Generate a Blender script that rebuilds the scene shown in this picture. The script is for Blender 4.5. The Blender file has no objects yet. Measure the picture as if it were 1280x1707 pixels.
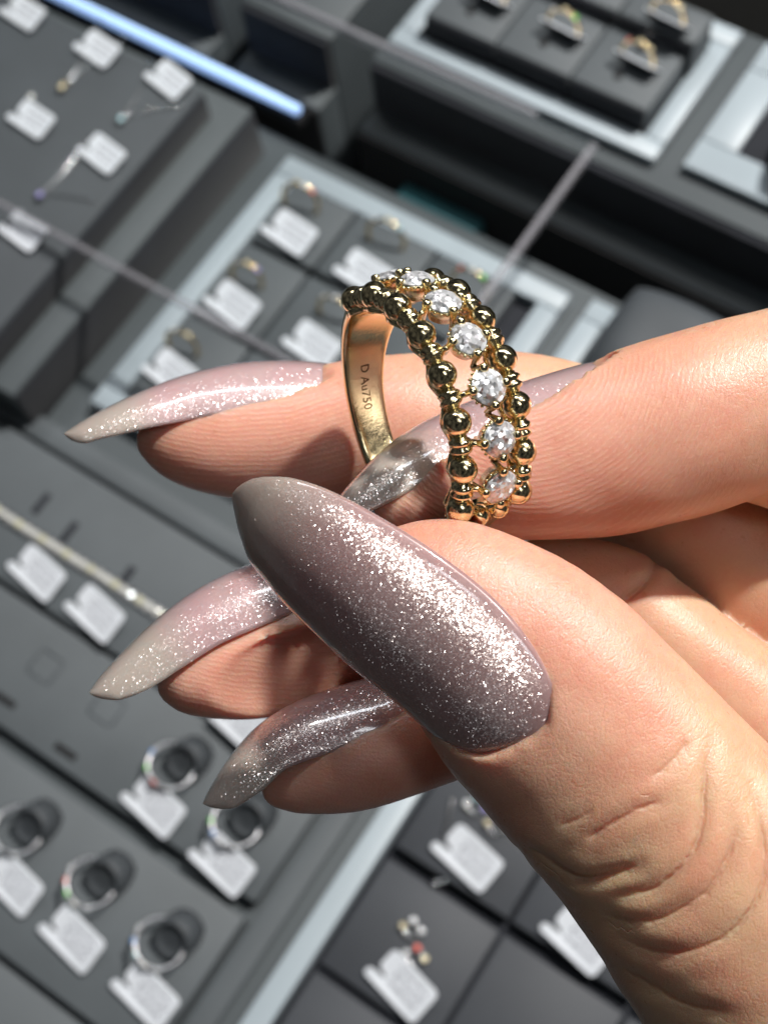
import bpy, bmesh, math, random
import numpy as np
from mathutils import Matrix, Vector

random.seed(7)
rng = np.random.default_rng(7)
sc = bpy.context.scene
col = sc.collection
MM = 0.001

# ------------------------------------------------------------------ camera
F, CX, CY = 2300.0, 640.0, 853.5          # focal length and centre in photo pixels (1280 x 1707)
DR, H = 123.0, 548.0                      # mm to the held ring, mm to the display along the view axis
Rwc = np.array([[0.8295378, 0.5514096, -0.0883992],
                [-0.4755378, 0.7804652, 0.4058791],
                [0.2927981, -0.2946549, 0.9096416]])   # world -> camera (x right, y up, z back)
CAM = Rwc[2] * H
cam_data = bpy.data.cameras.new('camera')
cam = bpy.data.objects.new('camera', cam_data); col.objects.link(cam)
M4 = Matrix.Identity(4)
for i in range(3):
    for j in range(3):
        M4[i][j] = Rwc[j][i]
    M4[i][3] = CAM[i] * MM
cam.matrix_world = M4
cam_data.sensor_fit = 'HORIZONTAL'
cam_data.sensor_width = 36.0
cam_data.lens = 36.0 * F / 1280.0
cam_data.clip_start = 0.005
cam_data.clip_end = 50.0
cam_data.dof.use_dof = True
cam_data.dof.focus_distance = 0.118
cam_data.dof.aperture_fstop = cam_data.lens / 1.2   # 1.2 mm opening (set with the lens in mm)
sc.camera = cam

def c2w(p):            # camera-space mm -> world mm
    return np.asarray(p, float) @ Rwc + CAM
def d2w(v):
    return np.asarray(v, float) @ Rwc
def P(px, py, d=0.0):  # photo direction at a depth d mm in front of the ring's plane -> camera-space mm
    z = DR - d
    return np.array([(px - CX) / F * z, -(py - CY) / F * z, -z])

# ------------------------------------------------------------------ world, lamps, exposure
world = bpy.data.worlds.new('World'); sc.world = world
world.use_nodes = True
bg = world.node_tree.nodes['Background']
wn = world.node_tree.nodes; wl = world.node_tree.links
wtc = wn.new('ShaderNodeTexCoord'); wno = wn.new('ShaderNodeTexNoise'); wno.inputs['Scale'].default_value = 2.6; wno.inputs['Detail'].default_value = 3.0
wl.new(wtc.outputs['Generated'], wno.inputs['Vector'])
wcr = wn.new('ShaderNodeValToRGB'); wcr.color_ramp.elements[0].position = 0.42; wcr.color_ramp.elements[0].color = (0.10, 0.11, 0.13, 1)
wcr.color_ramp.elements[1].position = 0.66; wcr.color_ramp.elements[1].color = (2.4, 2.45, 2.5, 1)      # made-up bright and dark patches for a dim shop interior, added for reflections
wl.new(wno.outputs['Fac'], wcr.inputs[0]); wl.new(wcr.outputs[0], bg.inputs[0])
bg.inputs[1].default_value = 0.034

def aim(o, target):
    o.rotation_euler = (Vector(target) - o.location).to_track_quat('-Z', 'Y').to_euler()
HAND_W = c2w(P(700, 900, 0)) * MM
def spot(name, dirc, dist, power, radius, color=(1, 0.965, 0.92), angle=70):
    l = bpy.data.lights.new(name, 'SPOT'); l.energy = power; l.shadow_soft_size = radius
    l.spot_size = math.radians(angle); l.spot_blend = 0.6; l.color = color
    o = bpy.data.objects.new(name, l); col.objects.link(o)
    d = d2w(np.array(dirc) / np.linalg.norm(dirc))
    o.location = Vector(HAND_W + d * dist); aim(o, HAND_W)
    return o
spot('ceiling_spotlight', (0.42, 0.71, 0.53), 1.7, 192, 0.042)
spot('ceiling_spotlight', (-0.30, 0.86, 0.42), 1.8, 11, 0.03)
spot('ceiling_spotlight', (0.75, 0.50, 0.42), 1.8, 9, 0.03)
def panel(name, loc, sx, sy, power, color, target=(0, 0, 0)):
    l = bpy.data.lights.new(name, 'AREA'); l.shape = 'RECTANGLE'; l.size = sx; l.size_y = sy
    l.energy = power; l.color = color
    o = bpy.data.objects.new(name, l); col.objects.link(o)
    o.location = loc; aim(o, target); return o
panel('added_fill_panel', (-0.5, 0.9, 2.0), 1.0, 0.2, 7, (0.86, 0.93, 1.0))  # added fill light, also gives bright shapes in reflections; no known lamp
panel('added_fill_panel', (0.9, -0.1, 2.1), 0.2, 0.8, 3.5, (0.9, 0.95, 1.0))  # second added fill, not a known lamp either

vs = sc.view_settings
vs.view_transform = 'Standard'; vs.look = 'None'; vs.exposure = 0.0; vs.gamma = 1.0
try: vs.use_curve_mapping = False
except Exception: pass
cy = sc.cycles
cy.use_denoising = True
cy.use_adaptive_sampling = True; cy.adaptive_threshold = 0.02
cy.max_bounces = 10; cy.transmission_bounces = 8; cy.glossy_bounces = 4; cy.transparent_max_bounces = 10
cy.diffuse_bounces = 2
cy.caustics_reflective = False; cy.caustics_refractive = False
cy.sample_clamp_indirect = 6.0

# ------------------------------------------------------------------ material helpers
class NT:
    def __init__(s, name):
        s.m = bpy.data.materials.new(name); s.m.use_nodes = True
        s.t = s.m.node_tree; s.n = s.t.nodes; s.l = s.t.links
        s.bsdf = s.n['Principled BSDF']; s.out = s.n['Material Output']
    def node(s, typ, **kw):
        n = s.n.new(typ)
        for k, v in kw.items(): setattr(n, k, v)
        return n
    def set(s, n, **kw):
        for k, v in kw.items():
            n.inputs[k.replace('_', ' ')].default_value = v
    def link(s, a, b): s.l.new(a, b)
    def math(s, op, a, b=None, c=None, clamp=False):
        n = s.n.new('ShaderNodeMath'); n.operation = op; n.use_clamp = clamp
        for i, v in enumerate((a, b, c)):
            if v is None: continue
            if isinstance(v, (int, float)): n.inputs[i].default_value = v
            else: s.link(v, n.inputs[i])
        return n.outputs[0]
    def mixc(s, fac, a, b, mode='MIX'):
        n = s.n.new('ShaderNodeMix'); n.data_type = 'RGBA'; n.blend_type = mode
        for i, v in ((0, fac), (6, a), (7, b)):
            if isinstance(v, (int, float)): n.inputs[i].default_value = v
            elif isinstance(v, tuple): n.inputs[i].default_value = v if len(v) == 4 else (*v, 1)
            else: s.link(v, n.inputs[i])
        return n.outputs[2]
    def ramp(s, fac, a, b, lo=0.0, hi=1.0):
        n = s.n.new('ShaderNodeMapRange'); n.inputs[1].default_value = lo; n.inputs[2].default_value = hi
        n.inputs[3].default_value = a; n.inputs[4].default_value = b
        s.link(fac, n.inputs[0]); return n.outputs[0]
    def coord(s, scale=1000.0, kind='Object'):
        tc = s.n.new('ShaderNodeTexCoord'); mp = s.n.new('ShaderNodeMapping')
        mp.inputs['Scale'].default_value = (scale,) * 3 if isinstance(scale, (int, float)) else scale
        s.link(tc.outputs[kind], mp.inputs[0]); return mp.outputs[0]
    def noise(s, vec, scale, detail=3.0, rough=0.5):
        n = s.n.new('ShaderNodeTexNoise'); n.inputs['Scale'].default_value = scale
        n.inputs['Detail'].default_value = detail; n.inputs['Roughness'].default_value = rough
        if vec is not None: s.link(vec, n.inputs['Vector'])
        return n
    def attr(s, name):
        n = s.n.new('ShaderNodeAttribute'); n.attribute_name = name; return n.outputs['Fac']
    def bump(s, h, strength=0.3, dist=1e-4, normal=None):
        n = s.n.new('ShaderNodeBump'); n.inputs['Strength'].default_value = strength
        n.inputs['Distance'].default_value = dist
        s.link(h, n.inputs['Height'])
        if normal is not None: s.link(normal, n.inputs['Normal'])
        return n.outputs[0]

def simple(name, colr, rough=0.5, metal=0.0, var=0.12, vscale=0.15, bump=0.0, bscale=2.0, coat=0.0, sheen=0.0):
    t = NT(name); b = t.bsdf
    b.inputs['Roughness'].default_value = rough; b.inputs['Metallic'].default_value = metal
    if coat: b.inputs['Coat Weight'].default_value = coat
    if sheen: b.inputs['Sheen Weight'].default_value = sheen
    v = t.coord(1000.0)
    n = t.noise(v, vscale, 4.0)
    lo = tuple(c * (1 - var) for c in colr); hi = tuple(min(1, c * (1 + var)) for c in colr)
    f = t.ramp(n.outputs['Fac'], 0, 1, 0.3, 0.7)
    t.link(t.mixc(f, lo, hi), b.inputs['Base Color'])
    if bump:
        n2 = t.noise(v, bscale, 3.0)
        t.link(t.bump(n2.outputs['Fac'], bump, 2e-4), b.inputs['Normal'])
    return t.m

MAT = {}
MAT['pad'] = simple('grey_leatherette', (0.088, 0.101, 0.110), 0.62, var=0.10, vscale=0.03, bump=0.5, bscale=1.6)
MAT['pad2'] = simple('dark_grey_leatherette', (0.060, 0.069, 0.078), 0.62, var=0.10, vscale=0.03, bump=0.5, bscale=1.6)
MAT['plat'] = simple('grey_laminate', (0.074, 0.087, 0.094), 0.55, var=0.08, vscale=0.01, bump=0.2, bscale=1.2)
MAT['pad4'] = simple('slate_leatherette', (0.044, 0.049, 0.058), 0.6, var=0.1, vscale=0.03, bump=0.5, bscale=1.6)
MAT['pad3'] = simple('charcoal_leatherette', (0.050, 0.057, 0.064), 0.6, var=0.1, vscale=0.05)
MAT['dark'] = simple('charcoal_velvet_and_shade', (0.013, 0.015, 0.021), 0.9, var=0.2, vscale=0.05, sheen=0.15)  # velvet parts, and painted shade on upright board, step and pad faces
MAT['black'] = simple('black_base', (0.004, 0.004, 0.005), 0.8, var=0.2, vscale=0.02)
MAT['frame'] = simple('pale_grey_lacquer', (0.36, 0.42, 0.46), 0.4, var=0.06, vscale=0.02)
MAT['teal'] = simple('dark_teal_card', (0.025, 0.13, 0.15), 0.7, var=0.15, vscale=0.02)
MAT['cream'] = simple('pale_gold_link', (0.62, 0.60, 0.50), 0.3, 0.3, var=0.2, vscale=0.4)
MAT['floor'] = simple('brown_grey_floor', (0.10, 0.092, 0.078), 0.7, var=0.2, vscale=0.01)
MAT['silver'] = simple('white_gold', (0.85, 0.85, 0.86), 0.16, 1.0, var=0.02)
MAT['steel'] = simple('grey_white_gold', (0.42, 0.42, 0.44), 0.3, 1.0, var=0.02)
MAT['bggold'] = simple('yellow_gold_far', (0.92, 0.70, 0.38), 0.2, 1.0, var=0.03)

def gem(name, colr, rough=0.12):
    t = NT(name); b = t.bsdf
    b.inputs['Base Color'].default_value = (*colr, 1); b.inputs['Roughness'].default_value = rough
    b.inputs['Metallic'].default_value = 0.25; b.inputs['Coat Weight'].default_value = 1.0
    return t.m
GEMS = {k: gem('gem_' + k, c) for k, c in dict(clear=(0.9, 0.92, 0.95), green=(0.25, 0.9, 0.15), blue=(0.25, 0.5, 1.0), red=(0.95, 0.2, 0.15),
        violet=(0.5, 0.45, 0.9), teal=(0.55, 0.8, 0.85), amber=(0.85, 0.75, 0.5), white=(0.95, 0.95, 0.9), cream=(0.95, 0.93, 0.72)).items()}  # green, blue and red tints paint the coloured sparkle of the stones

def mat_tag():
    t = NT('printed_white_tag'); b = t.bsdf
    v = t.coord(1000.0)
    sep = t.node('ShaderNodeSeparateXYZ'); t.link(v, sep.inputs[0])
    x, y = sep.outputs[0], sep.outputs[1]
    row = t.math('SINE', t.math('MULTIPLY', y, 2 * math.pi / 3.3))
    rowm = t.math('GREATER_THAN', row, 0.25)
    st = t.node('ShaderNodeMapping'); st.inputs['Scale'].default_value = (1.7, 0.385, 1); t.link(v, st.inputs[0])
    fl = t.node('ShaderNodeTexNoise'); fl.inputs['Scale'].default_value = 1.6; fl.inputs['Detail'].default_value = 1
    t.link(st.outputs[0], fl.inputs['Vector'])
    word = t.math('GREATER_THAN', fl.outputs['Fac'], 0.47)
    inx = t.math('MULTIPLY', t.math('GREATER_THAN', x, -4.0), t.math('LESS_THAN', x, 9.0))
    iny = t.math('MULTIPLY', t.math('GREATER_THAN', y, -4.6), t.math('LESS_THAN', y, 4.6))
    ink = t.math('MULTIPLY', t.math('MULTIPLY', rowm, word), t.math('MULTIPLY', inx, iny))
    ink = t.math('MULTIPLY', ink, 0.8)
    t.link(t.mixc(ink, (0.82, 0.86, 0.92), (0.12, 0.12, 0.16)), b.inputs['Base Color'])
    b.inputs['Roughness'].default_value = 0.4
    return t.m
MAT['tag'] = mat_tag()

def mat_led():
    t = NT('cool_light_strip'); b = t.bsdf
    b.inputs['Base Color'].default_value = (0.5, 0.7, 1, 1)
    b.inputs['Emission Color'].default_value = (0.36, 0.56, 1.0, 1); b.inputs['Emission Strength'].default_value = 0.85
    return t.m
MAT['led'] = mat_led()

def mat_glass(name, tint, refl, haze):
    t = NT(name)
    tr = t.node('ShaderNodeBsdfTransparent'); tr.inputs[0].default_value = (*tint, 1)
    gl = t.node('ShaderNodeBsdfGlossy'); gl.inputs['Roughness'].default_value = 0.03
    fr = t.node('ShaderNodeFresnel'); fr.inputs[0].default_value = 1.3
    mx = t.node('ShaderNodeMixShader'); t.link(t.math('MULTIPLY', fr.outputs[0], refl), mx.inputs[0])
    t.link(tr.outputs[0], mx.inputs[1]); t.link(gl.outputs[0], mx.inputs[2])
    if haze:
        df = t.node('ShaderNodeBsdfDiffuse'); df.inputs[0].default_value = (0.75, 0.74, 0.80, 1)
        m2 = t.node('ShaderNodeMixShader'); m2.inputs[0].default_value = haze
        t.link(mx.outputs[0], m2.inputs[1]); t.link(df.outputs[0], m2.inputs[2]); mx = m2
    t.link(mx.outputs[0], t.out.inputs[0])
    return t.m
MAT['glass'] = mat_glass('clear_glass', (0.985, 0.99, 0.99), 0.5, 0.0)
MAT['glass_edge'] = mat_glass('ground_glass_edge', (0.95, 0.95, 0.96), 1.0, 0.17)

def mat_gold(name, colr, rough):
    t = NT(name); b = t.bsdf
    b.inputs['Metallic'].default_value = 1.0
    v = t.coord(1000.0)
    n = t.noise(v, 1.2, 4)
    t.link(t.mixc(t.ramp(n.outputs['Fac'], 0, 1, .35, .65), tuple(c * .95 for c in colr), colr), b.inputs['Base Color'])
    t.link(t.ramp(n.outputs['Fac'], rough * .7, rough * 1.4, .3, .7), b.inputs['Roughness'])
    n2 = t.noise(v, 3.0, 5, .6)
    t.link(t.bump(n2.outputs['Fac'], 0.28, 7e-5), b.inputs['Normal'])
    return t.m
MAT['gold'] = mat_gold('yellow_gold', (0.95, 0.80, 0.48), 0.14)
MAT['mark'] = simple('engraved_mark', (0.20, 0.105, 0.04), 0.7, 0.0, var=0.03)

def mat_diamond():
    t = NT('diamond')
    v = t.coord(1000.0)
    geo = t.node('ShaderNodeNewGeometry')
    # the many small mirrors seen through the crown: cells with scattered tilts
    vo = t.node('ShaderNodeTexVoronoi'); vo.inputs['Scale'].default_value = 3.2; t.link(v, vo.inputs['Vector'])
    sub = t.node('ShaderNodeVectorMath'); sub.operation = 'SUBTRACT'; t.link(vo.outputs['Color'], sub.inputs[0]); sub.inputs[1].default_value = (.5, .5, .5)
    sca = t.node('ShaderNodeVectorMath'); sca.operation = 'SCALE'; t.link(sub.outputs[0], sca.inputs[0]); sca.inputs[3].default_value = 1.25
    add = t.node('ShaderNodeVectorMath'); add.operation = 'ADD'; t.link(geo.outputs['Normal'], add.inputs[0]); t.link(sca.outputs[0], add.inputs[1])
    nrm = t.node('ShaderNodeVectorMath'); nrm.operation = 'NORMALIZE'; t.link(add.outputs[0], nrm.inputs[0])
    r = t.node('ShaderNodeBsdfGlossy'); r.inputs['Roughness'].default_value = 0.33
    t.link(nrm.outputs[0], r.inputs['Normal'])
    t.link(t.mixc(0.10, (0.97, 0.97, 1.0), vo.outputs['Color']), r.inputs['Color'])
    g = t.node('ShaderNodeBsdfGlass'); g.inputs['IOR'].default_value = 2.2; g.inputs['Roughness'].default_value = 0.0
    df = t.node('ShaderNodeBsdfDiffuse'); df.inputs[0].default_value = (0.86, 0.87, 0.9, 1)
    t.link(nrm.outputs[0], df.inputs['Normal'])
    m1 = t.node('ShaderNodeMixShader'); m1.inputs[0].default_value = 0.55
    t.link(r.outputs[0], m1.inputs[1]); t.link(df.outputs[0], m1.inputs[2])
    m2 = t.node('ShaderNodeMixShader'); m2.inputs[0].default_value = 0.2
    t.link(m1.outputs[0], m2.inputs[1]); t.link(g.outputs[0], m2.inputs[2])
    # polished outer facets
    gl = t.node('ShaderNodeBsdfGlossy'); gl.inputs['Roughness'].default_value = 0.02
    m3 = t.node('ShaderNodeMixShader'); m3.inputs[0].default_value = 0.18
    t.link(m2.outputs[0], m3.inputs[1]); t.link(gl.outputs[0], m3.inputs[2])
    t.link(m3.outputs[0], t.out.inputs[0])
    return t.m
MAT['diamond'] = mat_diamond()

def mat_skin():
    t = NT('skin'); b = t.bsdf
    v = t.coord(1000.0)
    pink = t.attr('pink'); ridge = t.attr('ridge'); ramt = t.attr('ridge_amount'); crease = t.attr('crease'); creased = t.attr('crease_distance')
    n1 = t.noise(v, 0.16, 4)
    n2 = t.noise(v, 1.3, 3)
    base = t.mixc(pink, (0.66, 0.41, 0.255), (0.72, 0.355, 0.27))
    base = t.mixc(t.ramp(n1.outputs['Fac'], 0, 0.6, .4, .68), base, (0.66, 0.28, 0.19))
    base = t.mixc(t.ramp(n2.outputs['Fac'], 0, 0.22, .45, .75), base, (0.72, 0.48, 0.30))
    # papillary ridges
    wob = t.noise(v, 0.35, 3)
    ph = t.math('ADD', ridge, t.math('MULTIPLY', t.math('SUBTRACT', wob.outputs['Fac'], 0.5), 1.6))
    rs = t.math('SINE', t.math('MULTIPLY', ph, 2 * math.pi))
    brk = t.noise(v, 2.4, 2)
    rs2 = t.math('MULTIPLY', rs, t.ramp(brk.outputs['Fac'], 0.0, 1.0, .36, .62))
    hr = t.math('MULTIPLY', rs2, ramt)
    base = t.mixc(t.math('MULTIPLY', t.math('MAXIMUM', hr, 0.0), 0.22), base, (0.90, 0.66, 0.52))
    t.link(base, b.inputs['Base Color'])
    # fine skin lattice elsewhere
    vo = t.node('ShaderNodeTexVoronoi'); vo.feature = 'DISTANCE_TO_EDGE'; vo.inputs['Scale'].default_value = 3.2
    mp = t.node('ShaderNodeMapping'); mp.inputs['Rotation'].default_value = (0.3, 0.2, 0.8); mp.inputs['Scale'].default_value = (1.5, 0.8, 1)
    t.link(v, mp.inputs[0]); t.link(mp.outputs[0], vo.inputs['Vector'])
    lat = t.math('MULTIPLY', t.math('MINIMUM', vo.outputs['Distance'], 0.2), 1.6)
    vo2 = t.node('ShaderNodeTexVoronoi'); vo2.feature = 'DISTANCE_TO_EDGE'; vo2.inputs['Scale'].default_value = 0.85; t.link(mp.outputs[0], vo2.inputs['Vector'])
    lat = t.math('ADD', lat, t.math('MULTIPLY', t.math('MINIMUM', vo2.outputs['Distance'], 0.12), 3.2))
    stl = t.node('ShaderNodeMapping'); stl.inputs['Rotation'].default_value = (0.2, 0.1, 0.5); stl.inputs['Scale'].default_value = (3.4, 0.55, 0.9); t.link(v, stl.inputs[0])
    lines = t.noise(stl.outputs[0], 1.0, 3, .6)
    fine = t.noise(v, 5.0, 4, .65)
    h2 = t.math('ADD', t.math('ADD', t.math('MULTIPLY', lat, 0.7), fine.outputs['Fac']), t.math('MULTIPLY', lines.outputs['Fac'], 0.7))
    h2 = t.math('MULTIPLY', h2, t.math('SUBTRACT', 1.0, t.math('MULTIPLY', ramt, 0.85)))
    hh = t.math('ADD', t.math('MULTIPLY', hr, 0.36), t.math('MULTIPLY', h2, 1.25))
    cwn = t.noise(v, 0.9, 3)
    creased = t.math('ADD', creased, t.math('MULTIPLY', t.math('SUBTRACT', cwn.outputs['Fac'], 0.5), 0.4))
    crease = t.math('MULTIPLY', crease, t.ramp(t.noise(v, 0.45, 2).outputs['Fac'], 0.45, 1.0, .35, .6))
    cd = t.math('DIVIDE', creased, 0.2)
    groove = t.math('MULTIPLY', t.math('EXPONENT', t.math('MULTIPLY', t.math('MULTIPLY', cd, cd), -1.0)), crease)
    nb = t.bump(t.math('MULTIPLY', groove, -1.0), 1.0, 2.3e-4)
    t.link(t.bump(hh, 0.55, 7e-5, nb), b.inputs['Normal'])
    b.inputs['Roughness'].default_value = 0.42
    t.link(t.ramp(n2.outputs['Fac'], 0.27, 0.42, .3, .7), b.inputs['Roughness'])
    b.inputs['Specular IOR Level'].default_value = 0.58
    b.inputs['Subsurface Weight'].default_value = 0.75
    b.inputs['Subsurface Radius'].default_value = (1.0, 0.32, 0.16)
    b.inputs['Subsurface Scale'].default_value = 0.0028
    return t.m
MAT['skin'] = mat_skin()

def mat_nail():
    t = NT('shimmer_nail_gel'); b = t.bsdf
    v = t.coord(1000.0)
    bed = t.attr('bed')
    n1 = t.noise(v, 0.35, 3)
    base = t.mixc(bed, (0.58, 0.50, 0.44), (0.64, 0.42, 0.43))
    base = t.mixc(t.ramp(n1.outputs['Fac'], 0, .35, .4, .7), base, (0.60, 0.48, 0.45))
    base = t.mixc(t.math('MULTIPLY', t.attr('shade_tone'), 0.85), base, t.mixc(bed, (0.44, 0.36, 0.315), (0.42, 0.255, 0.25)))  # darker tone paints shade into the thumb and pinky nails
    t.link(base, b.inputs['Base Color'])
    b.inputs['Roughness'].default_value = 0.32
    b.inputs['Subsurface Weight'].default_value = 0.6
    b.inputs['Subsurface Radius'].default_value = (1.0, 0.6, 0.5); b.inputs['Subsurface Scale'].default_value = 0.0012
    b.inputs['Coat Weight'].default_value = 1.0; b.inputs['Coat Roughness'].default_value = 0.04; b.inputs['Coat IOR'].default_value = 1.5
    # mica flakes with scattered tilts
    geo = t.node('ShaderNodeNewGeometry')
    def flakes(scale, tilt, thr, rough, colr):
        vo = t.node('ShaderNodeTexVoronoi'); vo.inputs['Scale'].default_value = scale; t.link(v, vo.inputs['Vector'])
        sub = t.node('ShaderNodeVectorMath'); sub.operation = 'SUBTRACT'; t.link(vo.outputs['Color'], sub.inputs[0]); sub.inputs[1].default_value = (.5, .5, .5)
        sca = t.node('ShaderNodeVectorMath'); sca.operation = 'SCALE'; t.link(sub.outputs[0], sca.inputs[0]); sca.inputs[3].default_value = tilt
        add = t.node('ShaderNodeVectorMath'); add.operation = 'ADD'; ln = t.node('ShaderNodeVectorMath'); ln.operation = 'SCALE'; ln.inputs[0].default_value = tuple(d2w((0.46, 0.62, 0.0))); t.link(t.attr('lean'), ln.inputs[3])
        ad0 = t.node('ShaderNodeVectorMath'); ad0.operation = 'ADD'; t.link(geo.outputs['Normal'], ad0.inputs[0]); t.link(ln.outputs[0], ad0.inputs[1])
        t.link(ad0.outputs[0], add.inputs[0]); t.link(sca.outputs[0], add.inputs[1])
        nrm = t.node('ShaderNodeVectorMath'); nrm.operation = 'NORMALIZE'; t.link(add.outputs[0], nrm.inputs[0])
        gl = t.node('ShaderNodeBsdfGlossy'); gl.inputs['Roughness'].default_value = rough; t.link(t.mixc(t.attr('spark'), (0, 0, 0), colr), gl.inputs['Color'])
        t.link(nrm.outputs[0], gl.inputs['Normal'])
        sp = t.node('ShaderNodeSeparateColor'); t.link(vo.outputs['Color'], sp.inputs[0])
        rnd = t.math('FRACT', t.math('MULTIPLY', sp.outputs[1], 17.31))
        return gl.outputs[0], t.math('LESS_THAN', rnd, thr)
    g1, m1 = flakes(12.0, 0.26, 2.0, 0.20, (0.075, 0.068, 0.064))
    g2, m2 = flakes(11.5, 0.48, 0.32, 0.15, (0.21, 0.195, 0.185))
    blk = t.node('ShaderNodeBsdfTransparent'); blk.inputs[0].default_value = (0, 0, 0, 1)
    sp2 = t.node('ShaderNodeMixShader'); t.link(m2, sp2.inputs[0]); t.link(blk.outputs[0], sp2.inputs[1]); t.link(g2, sp2.inputs[2])
    trl = t.node('ShaderNodeBsdfTranslucent'); t.link(base, trl.inputs['Color'])
    mxt = t.node('ShaderNodeMixShader'); mxt.inputs[0].default_value = 0.22; t.link(b.outputs[0], mxt.inputs[1]); t.link(trl.outputs[0], mxt.inputs[2])
    mxa = t.node('ShaderNodeAddShader'); t.link(mxt.outputs[0], mxa.inputs[0]); t.link(g1, mxa.inputs[1])
    mxb0 = t.node('ShaderNodeAddShader'); t.link(mxa.outputs[0], mxb0.inputs[0]); t.link(sp2.outputs[0], mxb0.inputs[1])
    g3, m3_ = flakes(8.5, 1.0, 0.30, 0.20, (0.34, 0.31, 0.30))
    sp3 = t.node('ShaderNodeMixShader'); t.link(t.math('MULTIPLY', m3_, t.attr('scatter')), sp3.inputs[0]); t.link(blk.outputs[0], sp3.inputs[1]); t.link(g3, sp3.inputs[2])
    mxb = t.node('ShaderNodeAddShader'); t.link(mxb0.outputs[0], mxb.inputs[0]); t.link(sp3.outputs[0], mxb.inputs[1])
    # clear top gel over the flakes
    cg = t.node('ShaderNodeBsdfGlossy'); cg.inputs['Roughness'].default_value = 0.075
    fr = t.node('ShaderNodeFresnel'); fr.inputs[0].default_value = 1.45
    mxc = t.node('ShaderNodeMixShader'); t.link(fr.outputs[0], mxc.inputs[0]); t.link(mxb.outputs[0], mxc.inputs[1]); t.link(cg.outputs[0], mxc.inputs[2])
    t.link(mxc.outputs[0], t.out.inputs[0])
    return t.m
MAT['nail'] = mat_nail()

# ------------------------------------------------------------------ object helpers
def link(o, parent=None):
    col.objects.link(o)
    if parent is not None: o.parent = parent
    return o
def mesh_from(name, verts, faces, smooth=True, angle=None):
    me = bpy.data.meshes.new(name)
    me.from_pydata([tuple(map(float, v)) for v in np.asarray(verts, float) * MM], [], [tuple(map(int, f)) for f in faces])
    if smooth:
        me.polygons.foreach_set('use_smooth', [True] * len(me.polygons))
    me.update()
    return me
def bm_mesh(name, bm, smooth=False, angle=None):
    for v in bm.verts: v.co *= MM
    me = bpy.data.meshes.new(name); bm.to_mesh(me); bm.free()
    if smooth: me.polygons.foreach_set('use_smooth', [True] * len(me.polygons))
    if smooth and angle:
        me.set_sharp_from_angle(angle=math.radians(angle))
    return me
def ob(name, me, mat, parent=None, loc=None, rot=None):
    if mat is not None and not me.materials: me.materials.append(mat)
    o = bpy.data.objects.new(name, me); link(o, parent)
    if loc is not None: o.location = Vector(np.asarray(loc, float) * MM)
    if rot is not None: o.rotation_euler = rot
    return o
def tag_(o, label=None, cat=None, group=None, kind=None):
    if label: o['label'] = label
    if cat: o['category'] = cat
    if group: o['group'] = group
    if kind: o['kind'] = kind
    return o
def thing(name, label, cat, loc, rot=None, group=None):
    o = bpy.data.objects.new(name, None); o.empty_display_size = 0.005; link(o)
    o.location = Vector(np.asarray(loc, float) * MM)
    if rot is not None: o.rotation_euler = rot
    return tag_(o, label, cat, group)
def box_bm(x0, x1, y0, y1, z0, z1, bev=0.0, seg=2, bm=None):
    b2 = bmesh.new()
    vs_ = [b2.verts.new((x, y, z)) for x in (x0, x1) for y in (y0, y1) for z in (z0, z1)]
    for f in ((0, 1, 3, 2), (4, 6, 7, 5), (0, 4, 5, 1), (2, 3, 7, 6), (0, 2, 6, 4), (1, 5, 7, 3)):
        b2.faces.new([vs_[i] for i in f])
    bmesh.ops.recalc_face_normals(b2, faces=b2.faces[:])
    if bev: bmesh.ops.bevel(b2, geom=b2.edges[:], offset=bev, segments=seg, affect='EDGES', profile=0.5)
    return b2
def box(name, b, mat, parent=None, bev=0.8, org=(0, 0, 0), smooth=True):
    x0, x1, y0, y1, z0, z1 = b
    bm = box_bm(x0 - org[0], x1 - org[0], y0 - org[1], y1 - org[1], z0 - org[2], z1 - org[2], bev)
    me = bm_mesh(name, bm, smooth=bool(bev) and smooth, angle=35)
    return ob(name, me, mat, parent, loc=None if parent is not None else org)
def tube(path, rad, n=10, closed=False, caps=True):
    path = np.asarray(path, float); m = len(path)
    rad = np.broadcast_to(np.asarray(rad, float), (m,))
    V, Fc = [], []
    if closed: tan = np.roll(path, -1, 0) - np.roll(path, 1, 0)
    else: tan = np.gradient(path, axis=0)
    tan /= np.linalg.norm(tan, axis=1)[:, None] + 1e-12
    ref = np.array([0.31, 0.17, 0.93]); a = np.cross(tan[0], ref); a /= np.linalg.norm(a)
    for i in range(m):
        a = a - tan[i] * (a @ tan[i]); a /= np.linalg.norm(a) + 1e-12
        b = np.cross(tan[i], a)
        for k in range(n):
            th = 2 * math.pi * k / n
            V.append(path[i] + rad[i] * (math.cos(th) * a + math.sin(th) * b))
    for i in range(m if closed else m - 1):
        j = (i + 1) % m
        for k in range(n):
            k2 = (k + 1) % n
            Fc.append((i * n + k, i * n + k2, j * n + k2, j * n + k))
    if caps and not closed:
        Fc.append(tuple(range(n))[::-1]); Fc.append(tuple((m - 1) * n + k for k in range(n)))
    return V, Fc
def lathe(prof, n=20):   # profile (r, z) about z
    V, Fc = [], []
    for r, z in prof:
        for k in range(n):
            th = 2 * math.pi * k / n
            V.append((r * math.cos(th), r * math.sin(th), z))
    for i in range(len(prof) - 1):
        for k in range(n):
            k2 = (k + 1) % n
            Fc.append((i * n + k, i * n + k2, (i + 1) * n + k2, (i + 1) * n + k))
    Fc.append(tuple(range(n))[::-1]); Fc.append(tuple((len(prof) - 1) * n + k for k in range(n)))
    return V, Fc
def join(parts):
    V, Fc = [], []
    for v, f in parts:
        o = len(V); V += [tuple(p) for p in v]; Fc += [tuple(i + o for i in q) for q in f]
    return V, Fc
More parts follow.
